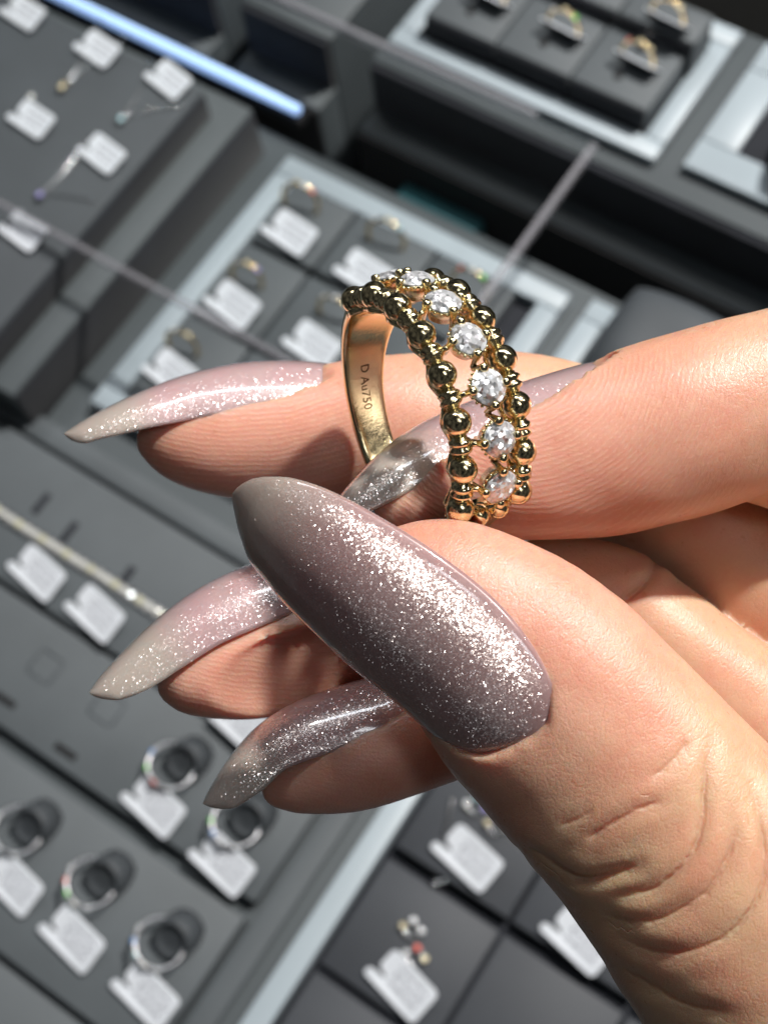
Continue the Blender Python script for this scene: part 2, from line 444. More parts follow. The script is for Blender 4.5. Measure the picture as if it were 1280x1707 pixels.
def at(x0, y0, z):       # a spot seen over (x0, y0) of the display top, moved to height z above it
    k = (CAM[2] - z) / CAM[2]
    return np.array([CAM[0] + (x0 - CAM[0]) * k, CAM[1] + (y0 - CAM[1]) * k, z])
def atb(x0, x1, y0, y1, z):
    a = at(x0, y0, z); b = at(x1, y1, z); return a[0], b[0], a[1], b[1]

# ------------------------------------------------------------------ setting: floor, counters
fl = box('floor', (-4000, 4000, -4000, 6000, -860, -850), MAT['floor'], bev=0); tag_(fl, 'brown grey shop floor beyond the counter', kind='structure')
b = box('counter_base', (-700, 700, -500, 262, -849, -260), MAT['black'], bev=2); tag_(b, 'black counter base under the displays', kind='structure')
b = box('front_platform', (-700, 700, -480, 132, -259.6, 0), MAT['plat'], bev=1.5); tag_(b, 'grey laminate display platform in front', kind='structure')
# rear platform: a low ledge, then a step up, split into three blocks with dark gaps
def rear(x0, x1, zt):
    o = thing('rear_platform', 'grey stepped rear display platform', 'platform', (x0, 156, -119))
    o['kind'] = 'structure'; del o['category']
    box('ledge', (x0, x1, 155, 171, -259.6, -4), MAT['plat'], o, 1.0, org=(x0, 156, -119))
    box('step', (x0, x1, 171.3, 263, -259.6, zt), MAT['plat'], o, 1.0, org=(x0, 156, -119))
    box('ledge_front_shade', (x0 + .5, x1 - .5, 153.2, 154.7, -259, -5.2), MAT['black'], o, 0.2, org=(x0, 156, -119))  # black sheet painting the shade on the ledge's upright face
    box('step_front_shade', (x0 + 1, x1 - 1, 168.5, 171, -3.6, zt - 1.6), MAT['dark'], o, 0.3, org=(x0, 156, -119))  # dark sheet painting the shade on the step's upright face
    return o
rear(-118, 700, 26)
rear(-190, -140, 26)
rear(-700, -206, 26)

# light strip along the front edge of the rear counter
o = thing('light_strip', 'glowing pale blue light strip along the dark gap behind the trays', 'lamp', (-210, 146, 0))
box('channel', (-600, -142, 142.6, 149.5, -6, -0.5), MAT['black'], o, 0.4, org=(-210, 146, 0))
Vv, Ff = tube([(x + 210, 0.2, 2.6) for x in np.linspace(-600, -144, 12)], [2.9] * 11 + [2.4], 14)
ob('diffuser', mesh_from('diffuser', Vv, Ff), MAT['led'], o)
o = box('storage_box', (-92, -48, 133.5, 153.0, -259, -22), MAT['teal'], bev=2)
tag_(o, 'dark teal box sunk in the black gap behind the ring tray', 'box')

# ------------------------------------------------------------------ price tags, rings, necklaces
def tag_mesh():
    L, Wd = 11.5, 7.0
    pts = []
    def arc(cx, cyy, r, a0, a1, n=4):
        for i in range(n + 1):
            a = math.radians(a0 + (a1 - a0) * i / n); pts.append((cx + r * math.cos(a), cyy + r * math.sin(a)))
    arc(L - 2, -Wd + 2, 2, -90, 0); arc(L - 2, Wd - 2, 2, 0, 90)
    arc(-L + 4, Wd - 2.5, 2.5, 90, 150)
    pts += [(-L + 1.6, 0.0), (-L + 3.0, -1.6), (-L + 5.6, -2.0), (-L + 5.6, -3.3), (-L + 0.6, -3.4)]
    arc(-L + 0.8, -Wd + 1.7, 1.7, 130, 270)
    bm = bmesh.new()
    vs_ = [bm.verts.new((x, y, 0)) for x, y in pts]
    f = bm.faces.new(vs_)
    if f.normal.z < 0: bmesh.ops.reverse_faces(bm, faces=[f])
    r = bmesh.ops.extrude_face_region(bm, geom=[f])
    for v in [g for g in r['geom'] if isinstance(g, bmesh.types.BMVert)]: v.co.z += 0.7
    bmesh.ops.recalc_face_normals(bm, faces=bm.faces[:])
    for v in bm.verts:      # slight bow
        v.co.z += 0.006 * v.co.x ** 2 - 0.3
    return bm_mesh('price_tag', bm, False)
TAGME = tag_mesh(); TAGME.materials.append(MAT['tag'])
def price_tag(x0, y0, z, label, tilt=22, yaw=0, roll=0, scale=1.0):
    p = at(x0, y0, z + 3.2 * scale)
    o = bpy.data.objects.new('price_tag', TAGME); link(o)
    o.location = Vector(p * MM); o.rotation_euler = (math.radians(tilt), math.radians(roll), math.radians(yaw)); o.scale = (scale,) * 3
    return tag_(o, label, 'price tag', 'white price tags on the display trays')

def stone_mesh(r=1.0):
    prof = [(0.02, -0.9), (0.55, -0.45), (1.0, 0), (1.0, 0.06), (0.58, 0.36)]
    V, Fc = lathe([(a * r, b * r) for a, b in prof], 8)
    return mesh_from('stone', V, Fc, smooth=False)
STONE = {}
def stone_of(kind, r):
    k = (kind, r)
    if k not in STONE:
        me = stone_mesh(r); me.materials.append(GEMS[kind]); STONE[k] = me
    return STONE[k]
RINGME = {}
def ring_band(R, r, metal):
    k = (R, r, metal)
    if k not in RINGME:
        V, Fc = tube([(R * math.cos(a), R * math.sin(a), 0) for a in np.linspace(0, 2 * math.pi, 33)[:-1]], r, 8, closed=True)
        RINGME[k] = mesh_from('band', V, Fc); RINGME[k].materials.append(MAT[metal])
    return RINGME[k]
def display_ring(x0, y0, z, label, metal='bggold', gems=('clear', 'clear', 'clear'), R=8.6, r=0.9, tilt=(80, 0, 0), span=70, top=90, gr=1.3, sink=0.45, group='rings set out on the display trays'):
    p = at(x0, y0, z + R * sink)
    o = thing('display_ring', label, 'ring', p, tuple(math.radians(a) for a in tilt), group)
    ob('band', ring_band(R, r, metal), None, o)
    n = len(gems)
    for i, g in enumerate(gems):
        a = math.radians(top + (0 if n == 1 else span * (i / (n - 1) - 0.5)))
        s = ob('stone', stone_of(g, gr), None, o, loc=((R + r * 0.7) * math.cos(a), (R + r * 0.7) * math.sin(a), 0))
        s.rotation_euler = (0, math.pi / 2, 0); s.rotation_euler = Matrix(((math.sin(a), 0, math.cos(a)), (-math.cos(a), 0, math.sin(a)), (0, -1, 0))).to_euler()
    return o
def ring_post(x0, y0, z, R, parent, org):
    p = at(x0, y0, z + 5)
    V, Fc = lathe([(R * 1.02, -9), (R * 1.0, 0.0), (R * 0.9, 1.4), (R * 0.8, 1.6), (R * .72, 0.6), (R * .3, 0.5)], 24)
    rot = Matrix.Rotation(math.radians(34), 3, 'X')
    V = [np.array(rot @ Vector(v)) + p - np.array(org) for v in V]
    return ob('ring_post', mesh_from('ring_post', V, Fc), MAT['pad3'], parent)

# --- necklace board, upper left
bo = (-250, 30, 0)
o = thing('necklace_board', 'stepped grey necklace board at the left behind the hand', 'display board', bo)
box('lower_board', (-420, -146, -45, 121, 0.2, 29), MAT['plat'], o, 1.5, org=bo)
box('lower_side_shade', (-146.2, -145.2, -44, 120, 0.6, 27), MAT['dark'], o, 0.2, org=bo)  # dark sheet painting shade on the side turned from the light
box('upper_board', (-420, -160, -45, 109, 29.2, 45), MAT['pad2'], o, 1.5, org=bo)
box('upper_side_shade', (-160.2, -159.2, -44, 108, 29.4, 43), MAT['dark'], o, 0.2, org=bo)  # same painted shade for the upper slab's side
for (x, y, l, yw) in ((-299, 131, 'white price tag in the top left corner of the necklace board', -6),
                  (-252, 131, 'white price tag between the corner tag and the light strip on the necklace board', -8),
                  (-210, 133, 'white price tag nearest the end of the light strip on the necklace board', -12),
                  (-253, 82, 'white price tag beside a round stud at the left of the necklace board', -6),
                  (-211, 83, 'white price tag nearest the dark step edge of the necklace board', -9),
                  (-216, 31, 'white price tag lowest on the necklace board, crossed by the glass edge', -7)):
    price_tag(x, y, 45, l, tilt=14, yaw=yw, scale=0.86)
def necklace(x0, y0, gemk, metal, label, starts):
    p = at(x0, y0, 47.5)
    o = thing('pendant_necklace', label, 'necklace', p, group='pendant necklaces on the board')
    a = [at(sx, sy, 45.8) - p for sx, sy in starts]
    path = []
    for i in range(13):
        k = i / 12; q = a[0] * (1 - k) + np.array([0, 2.2, -1.4]) * k; q[0] += 1.6 * math.sin(math.pi * k); path.append(q)
    V, Fc = tube(path, 0.28, 6)
    path2 = []
    for i in range(13):
        k = i / 12; q = a[1] * (1 - k) + np.array([0, 2.2, -1.4]) * k; q[0] -= 1.2 * math.sin(math.pi * k); path2.append(q)
    V2, F2 = tube(path2, 0.28, 6)
    V, Fc = join([(V, Fc), (V2, F2)])
    ob('chain', mesh_from('chain', V, Fc), MAT['silver'], o)
    V, Fc = lathe([(1.3, -1.2), (1.9, -0.2), (1.8, 0.3)], 14)
    pd = ob('pendant', mesh_from('pendant', V, Fc), MAT[metal], o)
    ob('stone', stone_of(gemk, 1.5), None, pd, loc=(0, 0, 0.3))
    V, Fc = tube([(1.1 * math.cos(t), 3.0 + 1.1 * math.sin(t), 0) for t in np.linspace(0, 2 * math.pi, 13)[:-1]], 0.3, 6, closed=True)
    ob('bail', mesh_from('bail', V, Fc), MAT[metal], pd)
    return o
necklace(-253, 104, 'amber', 'bggold', 'fine necklace with a small gold round pendant on the board', [(-262, 146), (-244, 146)])
necklace(-216, 103, 'teal', 'silver', 'fine necklace with a pale blue round pendant on the board', [(-226, 140), (-196, 124)])
necklace(-222, 50, 'violet', 'silver', 'fine necklace with a violet round pendant above the lowest tag', [(-224, 88), (-196, 60)])
pe = thing('stud_earring', 'tiny clear stud beside a tag at the left edge of the board', 'earring', at(-262, 92, 46.5))
V, Fc = lathe([(1.2, -1.2), (1.9, 0), (1.8, 0.4)], 12); ob('setting', mesh_from('setting', V, Fc), MAT['silver'], pe)
ob('stone', stone_of('white', 1.6), None, pe, loc=(0, 0, 0.4))

# --- framed ring tray behind the held ring
def framed_tray(name, label, x0, x1, y0, y1, wd, z, h, sides='LRTB', cat='ring tray', bottom=True, mat='frame'):
    org = ((x0 + x1) / 2, (y0 + y1) / 2, z)
    o = thing(name, label, cat, org)
    if bottom: box('tray_bottom', (x0 + 1, x1 - 1, y0 + 1, y1 - 1, z + 0.3, z + 2.2), MAT['dark'], o, 0.3, org=org)
    if 'T' in sides: box('frame_side', (x0, x1, y1 - wd, y1, z + 0.2, z + h), MAT[mat], o, 0.8, org=org)
    if 'B' in sides: box('frame_side', (x0, x1, y0, y0 + wd, z + 0.2, z + h), MAT[mat], o, 0.8, org=org)
    yy0 = y0 + (wd + .2 if 'B' in sides else 0); yy1 = y1 - (wd + .2 if 'T' in sides else 0)
    if 'L' in sides: box('frame_side', (x0, x0 + wd, yy0, yy1, z + 0.2, z + h), MAT[mat], o, 0.8, org=org)
    if 'R' in sides: box('frame_side', (x1 - wd, x1, yy0, yy1, z + 0.2, z + h), MAT[mat], o, 0.8, org=org)
    return o, org
a0, a1, b0, b1 = atb(-135, 12, -22, 125, 8)
trM, orgM = framed_tray('ring_tray', 'pale framed grey ring tray behind the held ring', a0, a1, b0, b1, 10.0, 0, 8)
rows = [(-12, 34, 9), (37, 77, 12.5), (80, 115, 9)]
colsM = [(-124, -91), (-89.5, -49), (-47.5, -9)]
for (ya, yb, zt) in rows:
    for (xa, xb) in colsM:
        p0, p1, q0, q1 = atb(xa, xb, ya, yb, zt)
        box('ring_pad', (p0, p1, q0, q1, 2.6, zt), MAT['pad'], trM, 1.0, org=orgM)
price_tag(-110, 91, 9, 'white price tag in the far left cell of the framed ring tray', 18, -7)
price_tag(-70, 90, 9, 'white price tag directly behind the top stones of the held ring', 18, -5)
price_tag(-110, 48, 12.5, 'white price tag in the left cell of the middle row of the framed ring tray', 18, -8)
price_tag(-68.5, 49, 12.5, 'white price tag behind the left bead row of the held ring, above the fingertip', 18, -6)
price_tag(-112.5, 7, 9, 'white price tag half hidden behind the topmost long nail', 18, -8)
display_ring(-116, 107, 9, 'gold ring with a stone tinted as a reddish glint in the far corner of the framed tray', gems=('red', 'clear', 'amber', 'clear'), tilt=(72, 0, 8), span=80)
display_ring(-72, 110, 9, 'gold ring with a pale teal stone in the far row of the framed tray', gems=('teal', 'amber', 'clear'), tilt=(72, 0, 8), span=80)
display_ring(-27, 107, 9, 'gold ring with stones tinted as green and red glints just right of the held ring top', gems=('green', 'white', 'red'), tilt=(74, 0, 4), span=70)
display_ring(-113, 62, 12.5, 'gold ring with a violet stone in the middle row of the framed tray', gems=('violet', 'amber', 'clear'), tilt=(72, 0, 8), span=80, R=7.4)
display_ring(-70, 67, 12.5, 'gold ring with pale stones close to the left end bead of the held ring', gems=('amber', 'clear', 'white'), tilt=(72, 0, 8), span=80, R=7.4)
display_ring(-117, 20, 9, 'gold ring with a yellow stone above the topmost long nail', gems=('amber', 'white'), tilt=(72, 0, 8), span=50, R=7.4)

# --- open ring trays, lower left
oL = (-90, -120, 0)
trL = thing('open_ring_tray', 'wide grey ring tray with stepped rows at the lower left', 'ring tray', oL)
def padrow(xa, xb, ya, yb, z0, zt, parent, org, name='tray_step', mat='pad'):
    p0, p1, q0, q1 = atb(xa, xb, ya, yb, zt); return box(name, (p0, p1, q0, q1, z0, zt), MAT[mat], parent, 1.2, org=org)
padrow(-330, 45, -48, -38, 0.3, 5, trL, oL)
padrow(-330, 45, -104.5, -49.5, 0.3, 10, trL, oL)
padrow(-330, 45, -151, -106, 0.3, 6.5, trL, oL)
padrow(-330, 45, -215, -157, 0.3, 9.5, trL, oL)
padrow(-330, 45, -290, -216.5, 0.3, 5, trL, oL)
padrow(47.5, 57.5, -290, -38, 0.3, 3.5, trL, oL, 'tray_edge')
for (x, y) in ((-76, -123), (-45, -123)):     # empty ring slots
    c = at(x, y, 6.5)
    for dx, dy, wx, wy in ((-5.5, 0, 0.5, 5), (5.5, 0, 0.5, 5), (0, -5.2, 5, 0.5), (0, 5.2, 5, 0.5)):
        box('slot_edge', (c[0] + dx - wx, c[0] + dx + wx, c[1] + dy - wy, c[1] + dy + wy, 6.3, 6.75), MAT['pad2'], trL, 0.1, org=oL)
for (x, y) in ((-81, -142), (-48, -145)):
    c = at(x, y, 6.5); box('tag_slot', (c[0] - 5, c[0] + 5, c[1] - 1.4, c[1] + 1.4, 6.3, 6.75), MAT['black'], trL, 0.1, org=oL)
for (x, y) in ((-122, -76), (-104, -80), (-72, -83), (-40, -84)):
    c = at(x, y + 6, 10); box('tag_slot', (c[0] - 1.6, c[0] + 1.6, c[1] - 5, c[1] + 5, 9.8, 10.25), MAT['dark'], trL, 0.1, org=oL)
price_tag(-104, -94, 10, 'white price tag below the left end of the tennis bracelet', 20, -9)
price_tag(-73, -95, 10, 'white price tag below the middle of the tennis bracelet', 20, -9)
price_tag(3, -100, 10, 'white price tag peeping out between the two lower fingers', 20, -9)
LR = [(-10, -127, 6.5, -7, -142.5, ('blue', 'green', 'red', 'clear'), 'pale ring with a stone tinted as a bright green glint on a black post, below the second nail', 'white price tag under the green glint ring'),
      (23, -131, 6.5, 27, -145.5, ('clear', 'green', 'blue', 'clear', 'clear'), 'pale ring with stones tinted as green and blue glints beside the lowest nail tip', 'white price tag nearest the inner corner of the lower left tray'),
      (-44, -177, 9.5, -34, -193, ('clear', 'blue', 'clear', 'clear'), 'pale ring on a black post cut by the left edge of the picture', 'white price tag cut by the left edge in the lowest row'),
      (-9, -177, 9.5, -3, -196, ('clear', 'red', 'green', 'white', 'clear'), 'pale ring with stones tinted as red and green glints on a black post in the lowest row', 'white price tag of the middle post ring in the lowest row'),
      (25, -180, 9.5, 31, -196.5, ('clear', 'blue', 'teal', 'white', 'clear'), 'pale ring with a stone tinted as a light blue glint on a black post by the bottom edge', 'white price tag at the bottom edge, right end of the lowest row')]
for (x, y, z, tx, ty, g, l1, l2) in LR:
    ring_post(x + 2.5, y + 3, z, 7.6, trL, oL)
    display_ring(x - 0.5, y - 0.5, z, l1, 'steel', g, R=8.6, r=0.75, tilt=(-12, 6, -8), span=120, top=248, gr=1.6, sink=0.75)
    price_tag(tx, ty, z, l2, 20, -8)

# tennis bracelet across the tray
br = thing('tennis_bracelet', 'straight tennis bracelet of pale stones lying across the grey tray', 'bracelet', at(-90, -82, 11))
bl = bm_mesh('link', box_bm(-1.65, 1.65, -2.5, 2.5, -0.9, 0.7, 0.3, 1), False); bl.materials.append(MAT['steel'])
bs = stone_mesh(1.75); bs.materials.append(GEMS['white'])
bs2 = stone_mesh(1.75); bs2.materials.append(GEMS['cream'])
for i in range(36):
    x = -70 + i * 4.1
    lk = ob('link', bl, None, br, loc=(x, 0.10 * math.sin(i * .4), 0), rot=(0, 0, random.uniform(-.04, .04)))
    ob('stone', bs if i % 3 else bs2, None, lk, loc=(0, 0, 0.8), rot=(random.uniform(-.12, .12), random.uniform(-.12, .12), 0))

# --- framed tray, lower right
p0, p1, q0, q1 = atb(64, 290, -300, -42, 9)
trC, orgC = framed_tray('earring_tray', 'dark framed earring tray under the thumb at lower right', p0, p1, q0, q1, 9.0, 0, 9, 'LTR', 'earring tray')
for (xa, xb) in ((76, 123), (124.5, 172), (173.5, 222)):
    for (ya, yb, zt) in ((-107, -56, 8), (-155, -112, 5.5), (-215, -158, 8)):
        p0, p1, q0, q1 = atb(xa, xb, ya, yb, zt)
        box('earring_pad', (p0, p1, q0, q1, 2.6, zt), MAT['pad4'], trC, 1.0, org=orgC)
price_tag(100, -96, 8, 'lilac white price tag just left of the thumb in the dark tray', 20, -10)
price_tag(104, -145, 5.5, 'white price tag at the bottom edge left of the thumb base', 20, -12)
price_tag(147, -99, 8, 'white price tag partly hidden by the edge of the thumb', 20, -10)
def earring(x0, y0, z, gems, label):
    o = thing('drop_earring', label, 'earring', at(x0, y0, z), group='earrings in the dark tray')
    V, Fc = tube([(3.2 * math.cos(t), 3.2 * math.sin(t) * 0.8, 2.0) for t in np.linspace(0.3, 5.6, 16)], 0.35, 6)
    ob('hoop', mesh_from('hoop', V, Fc), MAT['silver'], o)
    for i, g in enumerate(gems):
        a = i * 1.5 + .4
        ob('stone', stone_of(g, 1.3), None, o, loc=(3.4 * math.cos(a), 2.8 * math.sin(a), 2.2), rot=(random.uniform(-.3, .3), random.uniform(-.3, .3), 0))
    return o
earring(93, -80, 8, ('violet', 'teal', 'clear'), 'small earring with violet and teal stones beside the thumb')
earring(103, -82, 8, ('white', 'violet', 'amber'), 'small earring with pale stones touching the thumb outline')
earring(97, -128, 5.5, ('clear', 'clear', 'amber'), 'small clear earring above the bottom tag')
earring(103, -135, 5.5, ('amber', 'red', 'clear'), 'small earring with a stone tinted as a red glint by the bottom tag')
def hook(x0, y0, z, dx, dy, label):
    o = thing('ear_hook', label, 'earring', at(x0, y0, z), group='silver hooks in the dark tray')
    V, Fc = tube([(dx * k, dy * k + 1.2 * math.sin(3.1 * k), 1.0) for k in np.linspace(0, 1, 9)], 0.55, 6)
    ob('wire', mesh_from('wire', V, Fc), MAT['silver'], o)
hook(84, -82, 8, 5, -13, 'thin silver earring wire left of the lilac tag')
hook(94, -112, 5.5, 8, 6, 'thin silver earring wire below the lilac tag')

# --- cushion tray, right
p0, p1, q0, q1 = atb(21, 170, 40, 128, 8)
trD, orgD = framed_tray('cushion_tray', 'pale framed tray with a dark cushion behind the index finger', p0, p1, q0, q1, 10.0, 0, 8, 'LTR', 'tray')
def cushion(name, c, sx, sy, sz, mat, label, rotz=0):
    n = 20; V, Fc = [], []
    for s in (1, -1):
        for i in range(n + 1):
            for j in range(n + 1):
                u, v = i / n * 2 - 1, j / n * 2 - 1
                h = (max(0, 1 - u ** 4) * max(0, 1 - v ** 4)) ** 0.45
                V.append((u * sx * (1 - 0.06 * v * v), v * sy * (1 - 0.06 * u * u), s * h * sz + 0.4 * math.sin(5 * u + 3 * v)))
    for s in range(2):
        o_ = s * (n + 1) ** 2
        for i in range(n):
            for j in range(n):
                q = (o_ + i * (n + 1) + j, o_ + (i + 1) * (n + 1) + j, o_ + (i + 1) * (n + 1) + j + 1, o_ + i * (n + 1) + j + 1)
                Fc.append(q if s == 0 else q[::-1])
    o = ob(name, mesh_from(name, V, Fc), mat, None, loc=c, rot=(0, 0, rotz))
    return tag_(o, label, 'cushion')
cushion('cushion', at(66, 118, 14), 33, 25, 12, MAT['pad2'], 'dark grey cushion in the tray behind the index finger')
e = thing('stud_earring', 'bright clear stud at the near edge of the grey cushion', 'earring', at(40, 113, 16))
V, Fc = lathe([(1.2, -1.2), (1.9, 0), (1.8, 0.4)], 12); ob('setting', mesh_from('setting', V, Fc), MAT['silver'], e); ob('stone', stone_of('white', 1.8), None, e, loc=(0, 0, .4))
e = thing('stud_earring', 'second clear stud to the right at the near edge of the grey cushion', 'earring', at(46, 114, 18))
V, Fc = lathe([(1.2, -1.2), (1.9, 0), (1.8, 0.4)], 12); ob('setting', mesh_from('setting', V, Fc), MAT['silver'], e); ob('stone', stone_of('clear', 1.5), None, e, loc=(0, 0, .4))

# --- trays on the rear platform
p0, p1, q0, q1 = atb(-132, 8, 202, 285, 30)
trE, orgE = framed_tray('ring_tray', 'pale framed ring tray on the rear platform at the top', p0, p1, q0, q1, 9.5, 26.2, 5)
ze = 43
for (ya, yb, zt) in ((225, 262, 43), (269, 288, 50)):
    for (xa, xb) in ((-126, -88), (-87, -48), (-47, -8)):
        k0, k1, m0, m1 = atb(xa, xb, ya, yb, zt)
        box('ring_pad', (k0, k1, m0, m1 + (2 if zt == 43 else 0), 28.5, zt), MAT['pad'], trE, 0.8, org=orgE)
        box('pad_front_shade', (k0 + .3, k1 - .3, m0 - 1.0, m0 - 0.2, 28.5, zt - 1.2), MAT['dark'], trE, 0.2, org=orgE)  # dark sheet as painted shade on each pad's upright front
for (x, y, g, l1, l2, zt) in ((-27, 250, ('amber', 'amber', 'red'), 'gold ring with a stone tinted as a red glint at the right end of the rear tray', 'white tag under the red glint ring of the rear tray', 43),
                          (-66, 250, ('green', 'amber', 'clear'), 'gold ring with a stone tinted as a green glint in the middle of the rear tray', 'white tag under the green glint ring of the rear tray', 43),
                          (-106, 250, ('amber', 'amber'), 'gold ring at the left end of the rear tray', 'white tag at the left end of the rear tray', 43),
                          (-27, 278, ('amber', 'clear'), 'gold ring in the back row of the rear tray near the top edge', 'white tag in the back row of the rear tray near the top edge', 50)):
    display_ring(x, y, zt, l1, gems=g, tilt=(80, 0, 0), span=80, R=7.5, sink=0.35)
    price_tag(x + 2, y - 2.5, zt, l2, tilt=-48, yaw=-4, scale=0.82)
    c = at(x - 2, y - 14, zt)
    V, Fc = lathe([(2.0, 0), (2.0, .3), (1.4, .45)], 12)
    ob('pin_hole', mesh_from('pin_hole', [np.array(v) + c - np.array(orgE) for v in V], Fc), MAT['black'], trE)
p0, p1, q0, q1 = atb(20, 190, 206, 285, 30)
trF, orgF = framed_tray('cushion_tray', 'pale framed tray at the top right edge', p0, p1, q0, q1, 16, 26.2, 5, 'LTB', 'tray')
cushion('cushion', at(92, 250, 40), 40, 24, 16, MAT['dark'], 'black cushion in the tray at the top right edge', 0.1)

# glass top over the left half of the display
zg = 52
p0, p1, q0, q1 = atb(-430, -19, 37, 195, zg)
gp = thing('glass_top', 'clear glass top with pale ground edges over the left trays', 'glass panel', ((p0 + p1) / 2, (q0 + q1) / 2, zg))
og = ((p0 + p1) / 2, (q0 + q1) / 2, zg)
box('pane', (p0, p1, q0, q1, zg, zg + 4), MAT['glass'], gp, 0, org=og)
box('ground_edge', (p0, p1, q0 - 2.4, q0 - 0.05, zg, zg + 4), MAT['glass_edge'], gp, 0, org=og)
box('ground_edge', (p0, p1 - 26, q1 + 0.05, q1 + 2.6, zg, zg + 4), MAT['glass_edge'], gp, 0, org=og)
box('ground_edge', (p1 + 0.05, p1 + 2.6, q0, q1, zg, zg + 4), MAT['glass_edge'], gp, 0, org=og)

# ------------------------------------------------------------------ the held ring
C0 = np.array([3.331, 8.554, 0.0 - DR]) * np.array([1, 1, 1])
C0 = np.array([3.331, 8.554, -DR])
u = np.array([-0.2944794, 0.9556578, 0]); m_ = np.array([0.3981272, 0.1226802, 0.9090898]); n_ = np.array([0.8687788, 0.2677082, -0.4166001])
RG = thing('gold_ring', 'yellow gold beaded ring with seven round clear stones, held between thumb and index finger', 'ring', c2w(C0))
mr = Matrix.Identity(4)
for j, a in enumerate((u, m_, n_)):
    w = d2w(a)
    for i in range(3): mr[i][j] = w[i]
mr.translation = Vector(c2w(C0) * MM)
RG.matrix_world = mr
RB, OFF = 11.5, 2.92
def rp(t, r, off):
    t = math.radians(t); return np.array([r * math.cos(t), r * math.sin(t), off])
def rframe(t, loc, off):     # columns: tangent, axis, radial
    t = math.radians(t)
    tg = Vector((-math.sin(t), math.cos(t), 0)); ax = Vector((0, 0, 1)); rd = Vector((math.cos(t), math.sin(t), 0))
    m4 = Matrix(((tg.x, ax.x, rd.x, 0), (tg.y, ax.y, rd.y, 0), (tg.z, ax.z, rd.z, 0), (0, 0, 0, 1)))
    # keep right-handed: tangent x axis = radial
    m4.translation = Vector(loc * MM); return m4
def rpart(name, me, m4, parent=RG):
    o = bpy.data.objects.new(name, me); col.objects.link(o); o.parent = parent; o.matrix_local = m4; return o
bm = bmesh.new(); bmesh.ops.create_uvsphere(bm, u_segments=32, v_segments=20, radius=1.23)
BEAD = bm_mesh('bead', bm, True); BEAD.materials.append(MAT['gold'])
bm = bmesh.new(); bmesh.ops.create_uvsphere(bm, u_segments=24, v_segments=16, radius=1.0)
BEADS = bm_mesh('end_bead', bm, True); BEADS.materials.append(MAT['gold'])
# collar: two thin discs with a waist, axis along the tangent (local x)
prof = [(0.35, -0.95), (0.62, -0.85), (0.66, -0.66), (0.84, -0.58), (0.97, -0.42), (0.97, -0.24), (0.76, -0.06), (0.76, 0.06), (0.97, 0.24), (0.97, 0.42), (0.84, 0.58), (0.66, 0.66), (0.62, 0.85), (0.35, 0.95)]
V, Fc = lathe(prof, 28)
V = [(z, x, y) for x, y, z in V]
COLLAR = mesh_from('collar', V, Fc); COLLAR.materials.append(MAT['gold'])
for side in (-1, 1):
    for k in range(8):
        t = 20 * k
        rpart('bead', BEAD, rframe(t, rp(t, RB, side * OFF), 0))
    for k in range(7):
        t = 10 + 20 * k
        rpart('collar', COLLAR, rframe(t, rp(t, RB - 0.12, side * OFF), 0))
for t in (149.5, -9.5):
    rpart('bead', BEADS, rframe(t, rp(t, RB - 0.1, -0.55), 0))
    rpart('bead', BEADS, rframe(t, rp(t, RB - 0.25, 1.55), 0))
# brilliant cut stone, axis along local z (radial)
def brilliant(rad):
    V = []; Fc = []
    def ringv(r, z, n, off):
        s = len(V)
        for k in range(n):
            a = 2 * math.pi * (k + off) / n; V.append((r * rad * math.cos(a), r * rad * math.sin(a), z * rad))
        return s
    tb = ringv(0.56, 0.36, 8, 0); st = ringv(0.78, 0.22, 8, 0.5)
    g1 = ringv(1.0, 0.04, 16, 0); g0 = ringv(1.0, -0.04, 16, 0)
    pv = ringv(0.42, -0.52, 8, 0.5); cu = len(V); V.append((0, 0, -0.88 * rad))
    Fc.append(tuple(tb + k for k in range(8)))
    for k in range(8):
        k2 = (k + 1) % 8
        Fc.append((tb + k, st + k, tb + k2))
        ga, gm, gb = g1 + 2 * k, g1 + 2 * k + 1, g1 + (2 * k + 2) % 16
        Fc.append((st + k, ga, gm)); Fc.append((st + k, gm, gb))
        Fc.append((tb + k2, st + k, gb, st + k2))
        a, b_, c_ = g0 + 2 * k, g0 + 2 * k + 1, g0 + (2 * k + 2) % 16
        Fc.append((pv + k, b_, a)); Fc.append((pv + k, c_, b_))
        Fc.append((pv + k, pv + k2, c_)); Fc.append((cu, pv + k2, pv + k))
    for k in range(16):
        k2 = (k + 1) % 16; Fc.append((g1 + k, g0 + k, g0 + k2, g1 + k2))
    return mesh_from('diamond', V, Fc, smooth=False)
DIA = brilliant(1.56); 
bm = bmesh.new(); bm.from_mesh(DIA); bmesh.ops.recalc_face_normals(bm, faces=bm.faces[:]); bm.to_mesh(DIA); bm.free()
DIA.materials.append(MAT['diamond'])
